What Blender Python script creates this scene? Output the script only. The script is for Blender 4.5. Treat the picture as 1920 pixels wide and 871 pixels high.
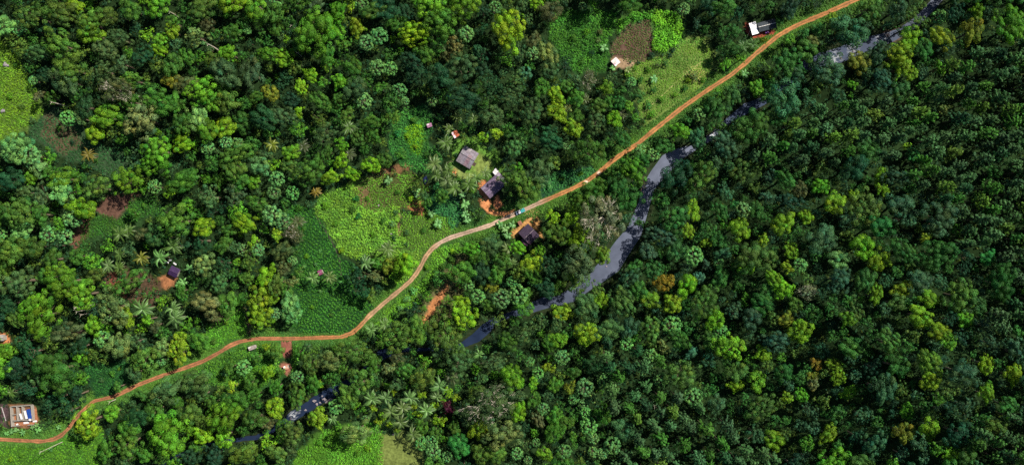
import bpy, math, random
import numpy as np
for o in list(bpy.data.objects): bpy.data.objects.remove(o, do_unlink=True)
sc = bpy.context.scene
R0 = np.random.RandomState(11)
random.seed(5)
# ------------------------------------------------------------------ camera, world, sun, exposure
CAM_H = 380.0                       # drone height above the river, metres
FPX = CAM_H / 0.28                  # focal length in photo pixels (0.28 m of ground per photo pixel)
cam_d = bpy.data.cameras.new('camera'); cam = bpy.data.objects.new('camera', cam_d)
sc.collection.objects.link(cam); cam.location = (0, 0, CAM_H); cam.rotation_euler = (0, 0, 0)
cam_d.sensor_width = 36; cam_d.lens = 36 * FPX / 1920; cam_d.clip_start = 1; cam_d.clip_end = 9000
sc.camera = cam
SUN_EL, SUN_AZ = 45.0, 34.0         # elevation; angle from +X (image right) towards +Y (image up)
w = bpy.data.worlds.new('World'); sc.world = w; w.use_nodes = True
nt = w.node_tree; sky = nt.nodes.new('ShaderNodeTexSky'); sky.sky_type = 'NISHITA'; sky.sun_disc = False
sky.sun_elevation = math.radians(SUN_EL); sky.sun_rotation = math.radians(90 - SUN_AZ)
bg = nt.nodes['Background']; bg.inputs[1].default_value = 0.05
nt.links.new(sky.outputs[0], bg.inputs[0])
sd = bpy.data.lights.new('sun', 'SUN'); sd.energy = 5.0; sd.angle = math.radians(0.5); sd.color = (1.0, 0.93, 0.80)
so = bpy.data.objects.new('sun', sd); sc.collection.objects.link(so)
so.rotation_euler = (0, math.radians(90 - SUN_EL), math.radians(SUN_AZ)); so.location = (300, 100, 400)
sc.view_settings.view_transform = 'Standard'; sc.view_settings.look = 'None'
sc.view_settings.gamma = 1.0; sc.view_settings.exposure = .90
sc.render.engine = 'CYCLES'; sc.cycles.max_bounces = 5; sc.cycles.diffuse_bounces = 1
sc.cycles.transmission_bounces = 2; sc.cycles.use_denoising = False

# ------------------------------------------------------------------ helpers
def link(o): sc.collection.objects.link(o); return o
def tag(o, label=None, cat=None, group=None, kind=None, category=None):
    cat = cat or category
    if label: o['label'] = label
    if cat: o['category'] = cat
    if group: o['group'] = group
    if kind: o['kind'] = kind
    return o
def poly_dist(px, py, P, W=None):
    """distance in photo pixels to a polyline, side sign and interpolated width"""
    px = np.asarray(px, float); py = np.asarray(py, float)
    best = np.full(px.shape, 1e9); sign = np.ones(px.shape); wid = np.zeros(px.shape)
    for i in range(len(P) - 1):
        ax, ay = P[i][:2]; bx, by = P[i + 1][:2]
        dx, dy = bx - ax, by - ay; L2 = dx * dx + dy * dy
        t = np.clip(((px - ax) * dx + (py - ay) * dy) / L2, 0, 1)
        d = np.hypot(px - ax - t * dx, py - ay - t * dy)
        s = np.sign(dx * (py - ay) - dy * (px - ax))
        m = d < best
        best = np.where(m, d, best); sign = np.where(m, s, sign)
        if len(P[0]) > 2: wid = np.where(m, P[i][2] + t * (P[i + 1][2] - P[i][2]), wid)
    return best, sign, wid
def inpoly(px, py, P):
    px = np.asarray(px, float); py = np.asarray(py, float); c = np.zeros(px.shape, bool); n = len(P)
    for i in range(n):
        x1, y1 = P[i]; x2, y2 = P[(i + 1) % n]
        if y1 == y2: continue
        c ^= ((y1 > py) != (y2 > py)) & (px < (x2 - x1) * (py - y1) / (y2 - y1) + x1)
    return c
def sst(a, b, x): t = np.clip((x - a) / (b - a), 0, 1); return t * t * (3 - 2 * t)
def vnoise(x, y, s, seed=0):
    """smooth value noise in 0..1"""
    x = np.asarray(x, float) / s; y = np.asarray(y, float) / s
    xi = np.floor(x); yi = np.floor(y); fx = x - xi; fy = y - yi
    fx = fx * fx * (3 - 2 * fx); fy = fy * fy * (3 - 2 * fy)
    def hsh(a, b): v = np.sin(a * 127.1 + b * 311.7 + seed * 74.7) * 43758.5453; return v - np.floor(v)
    return (hsh(xi, yi) * (1 - fx) + hsh(xi + 1, yi) * fx) * (1 - fy) + (hsh(xi, yi + 1) * (1 - fx) + hsh(xi + 1, yi + 1) * fx) * fy

ROAD = [(-400,850),(-150,835),(0,822.5),(40,825),(79,826.6),(100,823),(114,816),(129,802),(142,783),(155,769),(176,751),(213,743),(236,732),(258,721),(300,705),(344,690),(382,676),(413,659),(430,648),(448,640),(482,634),(551,634),(610,632),(640,631),(660,624),(675,611),(692,592),(722,566),(754,540),(770,526),(781,512),(790,497),(798,481),(810,466),(826,454),(845,445),(864,439),(890,431),(916,423),(945,410),(971,398.5),(1012,380),(1070,355),(1098,341),(1122,324),(1150,300),(1164,290),(1195,270),(1225,245),(1280,201),(1325,170),(1370,141),(1395,121),(1418,100),(1459,67),(1480,55),(1500,45),(1555,22),(1604,0),(1680,-35),(1900,-150),(2300,-330)]
# x, y, half width of the water, photo pixels
RIVER = [(2300,-420,26),(1900,-150,22),(1800,-50,15),(1757,0,11),(1738,22,11),(1717,42,11),(1690,60,11),(1669,70,14),(1624,83,18),(1573,104,20),(1521,116,16),(1470,160,5),(1430,190,10),(1400,203,14),(1370,222,7),(1338,254,8),(1318,268,4),(1300,277,8),(1275,288,15),(1253,303,22),(1232,328,19),(1216,350,16),(1209,378,15),(1198,410,18),(1188,436,21),(1168,462,24),(1146,495,26),(1125,513,22),(1098,532,20),(1073,553,17),(1050,562,14),(1019,568,15),(988,580,12),(955,590,6),(925,602,8),(912,615,14),(893,632,13),(860,650,5),(790,655,4),(745,655,6),(716,664,14),(696,684,8),(660,712,7),(627,733,15),(599,747,14),(575,764,13),(551,778,13),(530,795,9),(482,819,5),(396,829,4),(327,857,5),(250,900,8),(0,1000,10),(-400,1100,12)]
RIV_HIDDEN = [[(1560,115),(1500,100),(1440,205),(1480,230)],[(1385,215),(1340,235),(1345,290),(1390,270)],[(955,570),(975,600),(915,640),(925,600)],[(880,640),(745,620),(745,690),(880,690)],[(690,680),(640,700),(645,740),(690,740)],[(520,780),(300,820),(300,871),(520,845)],[(1480,95),(1530,90),(1530,135),(1440,190)]]
def height(px, py):
    px = np.asarray(px, float); py = np.asarray(py, float)
    d, s, wd = poly_dist(px, py, RIVER)
    # s>0 on one bank, s<0 on the other; the far (right) bank climbs more
    e = d - wd
    right = np.where(s < 0, 1.0, 0.0)
    rise = right * 88 * sst(60, 950, e) + (1 - right) * 24 * sst(60, 900, e)
    bank = np.where(e < 0, -2.4 * sst(0, 1, np.clip(-e / np.maximum(wd, 1), 0, 1)) , 1.3 * sst(0, 26, e))
    bump = (vnoise(px, py, 70, 3) - .5) * 1.6 * sst(20, 90, e)
    return bank + rise + bump - 0.4
def W3(px, py, dz=0.0):
    """photo pixel on the ground (plus dz) -> world point"""
    h = height(px, py) + dz; k = (CAM_H - h) / FPX
    return np.stack([(np.asarray(px) - 960) * k, (435.5 - np.asarray(py)) * k, h], -1)
def P3(px, py, dz=0.0): return W3(np.array([px]), np.array([py]), dz)[0]

# ---- materials
def new_mat(name): 
    m = bpy.data.materials.new(name); m.use_nodes = True; n = m.node_tree; return m, n, n.nodes['Principled BSDF']
def noise(n, scale, detail=4, coord='Object'):
    tc = n.nodes.new('ShaderNodeTexCoord'); t = n.nodes.new('ShaderNodeTexNoise'); t.inputs['Scale'].default_value = scale
    t.inputs['Detail'].default_value = detail; n.links.new(tc.outputs[coord], t.inputs['Vector']); return t
def ramp(n, src, stops):
    r = n.nodes.new('ShaderNodeValToRGB'); n.links.new(src, r.inputs[0]); e = r.color_ramp.elements
    while len(e) < len(stops): e.new(0.5)
    for k, (p, c) in enumerate(stops): e[k].position = p; e[k].color = (c, c, c, 1) if isinstance(c, float) else (*c, 1)
    return r.outputs[0]
def mul(n, a, b, f=1.0, mode='MULTIPLY'):
    x = n.nodes.new('ShaderNodeMix'); x.data_type = 'RGBA'; x.blend_type = mode; x.inputs[0].default_value = f
    n.links.new(a, x.inputs[6]); n.links.new(b, x.inputs[7]); return x.outputs[2]
def leaf_mat(name, rough=.6, trans=.22, spec=.12):
    m, n, b = new_mat(name)
    at = n.nodes.new('ShaderNodeAttribute'); at.attribute_name = 'Col'
    oi = n.nodes.new('ShaderNodeObjectInfo')
    c = mul(n, at.outputs['Color'], oi.outputs['Color'])
    ns = noise(n, .35, 3); c = mul(n, c, ramp(n, ns.outputs[0], [(.3, .72), (.7, 1.2)]))
    n.links.new(c, b.inputs['Base Color']); b.inputs['Roughness'].default_value = rough
    b.inputs['Specular IOR Level'].default_value = spec
    tr = n.nodes.new('ShaderNodeBsdfTranslucent'); yl = n.nodes.new('ShaderNodeRGB'); yl.outputs[0].default_value = (1.5, 1.25, .45, 1); n.links.new(mul(n, c, yl.outputs[0]), tr.inputs[0])
    mx = n.nodes.new('ShaderNodeMixShader'); mx.inputs[0].default_value = trans
    n.links.new(b.outputs[0], mx.inputs[1]); n.links.new(tr.outputs[0], mx.inputs[2])
    n.links.new(mx.outputs[0], n.nodes['Material Output'].inputs[0]); return m
def plain(name, col, rough=.8, var=.25, scale=1.5, metal=0, attr=False, spec=.3):
    m, n, b = new_mat(name)
    if attr: at = n.nodes.new('ShaderNodeAttribute'); at.attribute_name = 'Col'; c = at.outputs['Color']
    else: rg = n.nodes.new('ShaderNodeRGB'); rg.outputs[0].default_value = (*col, 1); c = rg.outputs[0]
    ns = noise(n, scale, 6); c = mul(n, c, ramp(n, ns.outputs[0], [(.3, 1 - var), (.7, 1 + var * .4)]))
    n.links.new(c, b.inputs['Base Color']); b.inputs['Roughness'].default_value = rough; b.inputs['Metallic'].default_value = metal
    b.inputs['Specular IOR Level'].default_value = spec
    return m
M = dict(leaf=leaf_mat('foliage'), frond=leaf_mat('palm_foliage', .45, .15, .3),
         bark=plain('bark', (.13, .10, .07)), pale_bark=plain('pale_bark', (.42, .38, .31)))

def mesh_from(name, V, F4=None, col=None, F=None, mat=None, smooth=False):
    me = bpy.data.meshes.new(name)
    if F is not None: me.from_pydata([tuple(v) for v in V], [], F)
    else:
        V = np.asarray(V, np.float32).reshape(-1, 3); F4 = np.asarray(F4, np.int32).reshape(-1, 4)
        me.vertices.add(len(V)); me.vertices.foreach_set('co', V.ravel())
        me.loops.add(F4.size); me.loops.foreach_set('vertex_index', F4.ravel())
        me.polygons.add(len(F4)); me.polygons.foreach_set('loop_start', np.arange(0, F4.size, 4, dtype=np.int32))
        me.update(calc_edges=True); me.validate()
    if col is not None:
        a = me.color_attributes.new('Col', 'FLOAT_COLOR', 'POINT'); c = np.ones((len(me.vertices), 4), np.float32)
        c[:, :3] = np.asarray(col, np.float32); a.data.foreach_set('color', c.ravel())
    if mat: me.materials.append(mat)
    me.polygons.foreach_set('use_smooth', np.full(len(me.polygons), bool(smooth))); me.update()
    return me
def obj(name, me, parent=None, **k):
    o = link(bpy.data.objects.new(name, me))
    if parent is not None: o.parent = parent
    return tag(o, **k) if k else o
def norm(v): return v / (np.linalg.norm(v, axis=-1, keepdims=True) + 1e-9)
def leaves(c, n, s, rs, asp=.75, t=None):
    """leaf-shaped quads: centres c, normals n, lengths s -> (N*4,3) vertices"""
    N = len(c); n = norm(n); a = rs.normal(size=(N, 3)) if t is None else t
    u = norm(a - (a * n).sum(-1, keepdims=True) * n); v = np.cross(n, u)
    s = np.broadcast_to(np.asarray(s, float), (N,))[:, None]
    hu = u * s * .5; hv = v * s * .5 * asp
    return np.stack([c - hu - hv * .45, c + hu * .1 - hv, c + hu * 1.0 + hv * .2, c - hu * .2 + hv], 1).reshape(-1, 3)
def F4n(nv): return np.arange(nv).reshape(-1, 4)
def rdir(N, rs, lo=-1.0):
    z = rs.uniform(lo, 1, N); a = rs.uniform(0, 2 * np.pi, N); r = np.sqrt(1 - z * z)
    return np.stack([r * np.cos(a), r * np.sin(a), z], -1)
def tube(pts, rad, n=5):
    """tapered tube through points -> verts, quads"""
    pts = np.asarray(pts, float); V = []; Q = []
    for i, p in enumerate(pts):
        d = norm((pts[min(i + 1, len(pts) - 1)] - pts[max(i - 1, 0)])[None])[0]
        a = np.cross(d, (0, 1, 0) if abs(d[1]) < .9 else (1, 0, 0)); a /= np.linalg.norm(a); b = np.cross(d, a)
        for k in range(n):
            t = 2 * math.pi * k / n; V.append(p + rad[i] * (a * math.cos(t) + b * math.sin(t)))
    for i in range(len(pts) - 1):
        for k in range(n): Q.append((i * n + k, i * n + (k + 1) % n, (i + 1) * n + (k + 1) % n, (i + 1) * n + k))
    return np.array(V), np.array(Q)
def join(parts):
    V = []; Q = []; o = 0
    for v, q in parts: V.append(v); Q.append(np.asarray(q) + o); o += len(v)
    return np.concatenate(V), np.concatenate(Q)

# ------------------------------------------------------------------ foliage prototypes: crown mesh + trunk mesh, per kind
def leafcol(N, rs, lo=.7, hi=1.25, hue=.10):
    v = rs.uniform(lo, hi, N)[:, None]; h = rs.normal(size=(N, 1)) * hue
    c = np.concatenate([v * (1 + h * 1.4), v, v * (1 - h)], 1); return np.repeat(np.clip(c, .05, 3), 4, 0)
def crown_broad(R, seed, dens=1.0, kind='broad'):
    rs = np.random.RandomState(seed)
    # lobes: two to five big masses, each covered with clumps, so that the outline is uneven
    if kind == 'round': nl = 1; lob = [(np.zeros(3), R)]
    else:
        nl = rs.randint(4, 8); lob = []
        for k in range(nl):
            a = 2 * np.pi * k / nl + rs.uniform(-.5, .5); rr = R * rs.uniform(.35, .68)
            lob.append((np.array([math.cos(a) * rr, math.sin(a) * rr, rs.uniform(-.35, .2) * R]), R * rs.uniform(.30, .56)))
        lob.append((np.array([0, 0, R * .12]), R * .5))
    C = []; Nn = []; RC = []
    for c0, rl in lob:
        rc0 = {'round': .17 * R, 'broad': min(.27 * R, 1.8), 'big': min(.20 * R, 2.0), 'fine': min(.16 * R, 1.15)}[kind]
        m = max(6, int((2.3 if kind == 'round' else 1.75) * (rl / rc0) ** 2))
        zf = 1 - 1.3 * (np.arange(m) + .5) / m; af = np.arange(m) * 2.39996 + rs.uniform(0, 6.28); d = norm(np.stack([np.cos(af) * np.sqrt(1 - zf ** 2), np.sin(af) * np.sqrt(1 - zf ** 2), zf], -1) + rs.normal(size=(m, 3)) * .2); rad = rl * (.80 + .2 * rs.rand(m)) * (1 if kind == 'round' else 1) 
        p = c0 + d * rad[:, None] * np.array([1, 1, .78])
        C.append(p); Nn.append(d); RC.append(rc0 * rs.uniform(.65, 1.3, m))
    C = np.concatenate(C); Nn = np.concatenate(Nn); RC = np.concatenate(RC)
    keep = rs.rand(len(C)) > (.02 if kind == 'round' else .22); C, Nn, RC = C[keep], Nn[keep], RC[keep]
    ls = {'round': .40, 'broad': .50, 'big': .55, 'fine': .38}[kind] * (1 if dens > .8 else 1.35)
    per = np.maximum(6, (RC ** 2 * 2 * np.pi / (ls * ls * .42) * .75 * dens)).astype(int)
    idx = np.repeat(np.arange(len(C)), per); N = len(idx)
    d = norm(rdir(N, rs, -.5) + Nn[idx] * .55 + np.array([0, 0, .25]))
    p = C[idx] + d * (RC[idx] * rs.uniform(.86, 1.06, N))[:, None] * np.array([1, 1, .85])
    V = leaves(p, d + rs.normal(size=(N, 3)) * .20, ls * rs.uniform(.6, 1.3, N), rs)
    tint = rs.uniform(.62, 1.38, len(C)); hue = rs.normal(size=len(C)) * .09
    tc = np.stack([tint * (1 + hue * 1.5), tint, tint * (1 - hue)], -1)
    col = leafcol(N, rs, .75, 1.2, .06) * np.repeat(tc[idx], 4, 0)
    return V, col, C
def trunk_mesh(C, R, hc, seed, mat='bark', r0=None):
    rs = np.random.RandomState(seed + 99); r0 = r0 or (.16 + R * .045)
    parts = [tube([(0, 0, -1.2), (rs.uniform(-.2, .2), .1, hc * .35), (rs.uniform(-.3, .3), rs.uniform(-.3, .3), hc * .72), (0, 0, hc)], [r0 * 1.35, r0, r0 * .8, r0 * .45], 7)]
    for i in rs.choice(len(C), min(len(C), 12), replace=False):
        s = np.array([0, 0, hc * rs.uniform(.6, .8)]); e = C[i] * .85 + (0, 0, hc); m = (s + e) / 2 + (0, 0, -R * .08)
        parts.append(tube([s, m, e], [r0 * .4, r0 * .25, r0 * .08], 4))
    V, Q = join(parts); return mesh_from('trunk', V, Q, mat=M[mat])
def crown_pine(R, Hc, seed, dens=1.0):
    """tall feathery crown: whorls of upturned branches carrying spiky tufts"""
    rs = np.random.RandomState(seed); C = []; D = []
    nb = int(24 * (1 if dens > .8 else .8))
    for k in range(nb):
        t = (k + .5) / nb; z = Hc * (t ** .8); rr = R * (1 - .72 * t ** 1.6) * rs.uniform(.7, 1.12); a = k * 2.4 + rs.uniform(-.35, .35)
        L = max(3, int(rr / .8))
        for j in range(L):
            q = (j + .9) / L; C.append((math.cos(a) * rr * q + rs.normal() * .12, math.sin(a) * rr * q + rs.normal() * .12, z + rr * .30 * q * q + rs.normal() * .1)); D.append((math.cos(a) * .9, math.sin(a) * .9, .8))
    C = np.array(C); D = np.array(D); per = int(11 * dens) + 1
    idx = np.repeat(np.arange(len(C)), per); N = len(idx)
    dr = norm(D[idx] + rs.normal(size=(N, 3)) * .50)
    s = rs.uniform(.8, 1.5, N) * (1 if dens > .8 else 1.2)
    p = C[idx] + dr * (s * .45)[:, None]
    V = leaves(p, norm(D[idx] * np.array([1, 1, .35]) + np.array([0, 0, .55]) + rs.normal(size=(N, 3)) * .28 + (dr - D[idx]) * .9), s, rs, .36, t=dr + rs.normal(size=(N, 3)) * .15)
    tt = rs.uniform(.75, 1.25, len(C)); col = leafcol(N, rs, .8, 1.2, .05) * np.repeat(tt[idx], 4)[:, None]
    return V, col, C
def palm_crown(seed, L=4.9, nf=17):
    rs = np.random.RandomState(seed); VV = []; CC = []
    for k in range(nf):
        a = k * 2.399 + rs.uniform(-.35, .35); up = 1.0 - 1.25 * (k / nf) + rs.uniform(-.22, .22); l = L * rs.uniform(.7, 1.12)
        m = 11; t = np.linspace(.08, 1, m); el = up - t * 1.15
        dx = np.cumsum(np.cos(el)) * l / m; dz = np.cumsum(np.sin(el)) * l / m
        curve = rs.uniform(-.55, .55); ang = a + curve * t * t
        pts = np.stack([np.cos(ang) * dx, np.sin(ang) * dx, dz], -1); ax = np.stack([np.cos(ang), np.sin(ang), np.sin(el)], -1); ax = norm(ax)
        side = np.stack([-np.sin(ang), np.cos(ang), 0 * ang], -1)
        wd = .58 * np.sin(np.pi * np.clip(t * .86 + .12, 0, 1)) + .12
        for sg in (-1, 1):
            d = norm(side * sg + ax * .75 + np.array([0, 0, -.35])); n = norm(np.cross(d, ax) * sg + np.array([0, 0, .2]))
            c = pts + d * (wd * .5)[:, None]
            u = d * (wd * .5)[:, None]; v = ax * (.17)
            VV.append(np.stack([c - u - v, c - u + v, c + u + v * .35, c + u - v * .35], 1).reshape(-1, 3))
            CC.append(np.repeat(np.full((m, 1), rs.uniform(.75, 1.2)) * np.ones((1, 3)) * rs.uniform(.9, 1.1, (m, 1)), 4, 0))
    return np.concatenate(VV), np.concatenate(CC)
def banana_crown(seed, n=9, L=2.5):
    rs = np.random.RandomState(seed); VV = []; CC = []
    for k in range(n):
        a = k * 2.399 + rs.uniform(-.3, .3); up = rs.uniform(.25, .9); l = L * rs.uniform(.75, 1.1); m = 5
        t = np.linspace(0, 1, m + 1); el = up - t * 1.2; dx = np.concatenate([[0.15], .15 + np.cumsum(np.cos(el[1:])) * l / m]); dz = np.concatenate([[0], np.cumsum(np.sin(el[1:])) * l / m])
        pts = np.stack([math.cos(a) * dx, math.sin(a) * dx, dz], -1); s = np.array([-math.sin(a), math.cos(a), 0])
        wd = .40 * np.sin(np.pi * np.clip(t * .9 + .08, 0, 1)) + .03
        for i in range(m):
            for sg in (-1, 1):
                q = [pts[i], pts[i + 1], pts[i + 1] + s * sg * wd[i + 1] - (0, 0, .12), pts[i] + s * sg * wd[i] - (0, 0, .12)]
                VV.append(q); CC += [[rs.uniform(.85, 1.15)] * 3] * 4
    return np.array(VV).reshape(-1, 3), np.array(CC)
def bare_branches(R, hc, seed):
    rs = np.random.RandomState(seed); parts = []; tips = []
    def grow(p, d, l, r, lv):
        q = p + d * l; m = (p + q) / 2 + rs.normal(size=3) * l * .07
        parts.append(tube([p, m, q], [r, r * .8, r * .6], 4 if lv else 6)); 
        if lv >= 3: tips.append(q)
        if lv >= 4: return
        for _ in range(3 if lv > 0 else 8):
            nd = norm((d * 1.3 + rs.normal(size=3) * (.55 if lv else .9) + np.array([0, 0, -.02]))[None])[0]
            if lv == 0: nd = norm((nd * np.array([1.6, 1.6, .4]) + np.array([0, 0, .25]))[None])[0]
            grow(q, nd, l * rs.uniform(.6, .85) if lv else R * .36, max(r * .55, .06), lv + 1)
    grow(np.array([0, 0, -1.0]), np.array([0, 0, 1.0]), hc, .1 + R * .022, 0)
    tips = np.array(tips); return join(parts), tips

PROTO = {}
def proto(kind, size, var):
    key = (kind, size, var)
    if key in PROTO: return PROTO[key]
    sd_ = hash((len(kind) * 7 + ord(kind[0]), size, var)) % 99991
    if kind in ('broad', 'big', 'fine', 'round'):
        R = size; hc = {'broad': 5 + R * .95, 'big': 6 + R * .8, 'fine': 5 + R * .9, 'round': 4 + R * .9}[kind]
        V, col, C = crown_broad(R, sd_, 1, kind); tm = trunk_mesh(C, R, hc, sd_)
        cm = mesh_from('crown', V + (0, 0, hc), F4n(len(V)), col, mat=M['leaf'])
    elif kind == 'shrub':
        R = size; hc = 1.3; V, col, C = crown_broad(R, sd_, 1, 'fine'); b, q = join([tube([(0, 0, -.6), (.05, 0, .5), (.4 * math.cos(a), .4 * math.sin(a), hc)], [.09, .06, .03], 4) for a in (0, 2.1, 4.2)]); tm = mesh_from('stem', b, q, mat=M['bark']); cm = mesh_from('foliage', V * (1, 1, .8) + (0, 0, hc), F4n(len(V)), col, mat=M['leaf'])
    elif kind == 'pine':
        R = size; hc = 9.0; V, col, C = crown_pine(R, 11.0, sd_); tm = trunk_mesh(C * .8, R, hc + 7, sd_, r0=.22)
        cm = mesh_from('crown', V + (0, 0, hc), F4n(len(V)), col, mat=M['leaf']); hc += 7
    elif kind == 'palm':
        R = 4.4; hc = 9.0; V, col = palm_crown(sd_); cm = mesh_from('crown', V + (0, 0, hc), F4n(len(V)), col, mat=M['frond'])
        b, q = tube([(0, 0, -1), (.25, .1, 3), (.15, 0, 6.5), (0, 0, hc + .1)], [.26, .2, .17, .16], 7); tm = mesh_from('trunk', b, q, mat=M['bark'])
    elif kind == 'banana':
        R = 2.5; hc = 2.4; V, col = banana_crown(sd_); cm = mesh_from('leaves', V + (0, 0, hc), F4n(len(V)), col, mat=M['frond'])
        b, q = tube([(0, 0, -.5), (0, 0, 1.2), (0, 0, hc + .1)], [.17, .14, .09], 7); tm = mesh_from('stem', b, q, mat=plainstem)
    elif kind == 'bare':
        R = size; hc = 8 + R * .2; (b, q), tips = bare_branches(R, hc, sd_); tm = mesh_from('trunk', b, q, mat=M['pale_bark'])
        rs = np.random.RandomState(3); nn = len(tips) * 6; idx = rs.randint(0, len(tips), nn); c = tips[idx] + rs.normal(size=(nn, 3)) * .7
        V = leaves(c, rs.normal(size=(nn, 3)) + (0, 0, 1), rs.uniform(.25, .5, nn), rs, .5); lc = leafcol(nn, rs)
        Vb, cb, _c = crown_broad(np.percentile(np.hypot(tips[:, 0], tips[:, 1]), 88), sd_ + 5, 1, 'fine'); kp = np.repeat(rs.rand(len(Vb) // 4) < .85, 4); V = np.concatenate([V, Vb[kp] + (0, 0, tips[:, 2].mean() * .93)]); lc = np.concatenate([lc, cb[kp]])
        cm = mesh_from('crown', V, F4n(len(V)), lc, mat=M['leaf'])
        ext = np.percentile(np.hypot(tips[:, 0], tips[:, 1]), 92); R = ext; hc = hc + size * .4
    PROTO[key] = (cm, tm, R, hc); return PROTO[key]
plainstem = plain('banana_stem', (.12, .2, .06))

COL = {'g': ((.034, .122, .018), 'mid-green'), 'b': ((.066, .215, .016), 'bright green'), 'l': ((.102, .255, .014), 'lime green'), 'y': ((.135, .250, .012), 'yellow-green'),
       'o': ((.068, .135, .020), 'olive'), 'd': ((.014, .058, .022), 'dark green'), 'k': ((.038, .104, .038), 'grey-green'), 'm': ((.100, .260, .070), 'pale mint-green'),
       't': ((.122, .165, .048), 'tan-green'), 'n': ((.135, .165, .016), 'golden-green'), 'u': ((.078, .090, .032), 'brownish green'), 'e': ((.022, .14, .030), 'emerald'),
       'r': ((.05, .008, .022), 'maroon'), 'w': ((.125, .165, .085), 'pale grey'), 'c': ((.038, .12, .070), 'blue-green'), 'a': ((.18, .145, .018), 'orange')}

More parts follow.
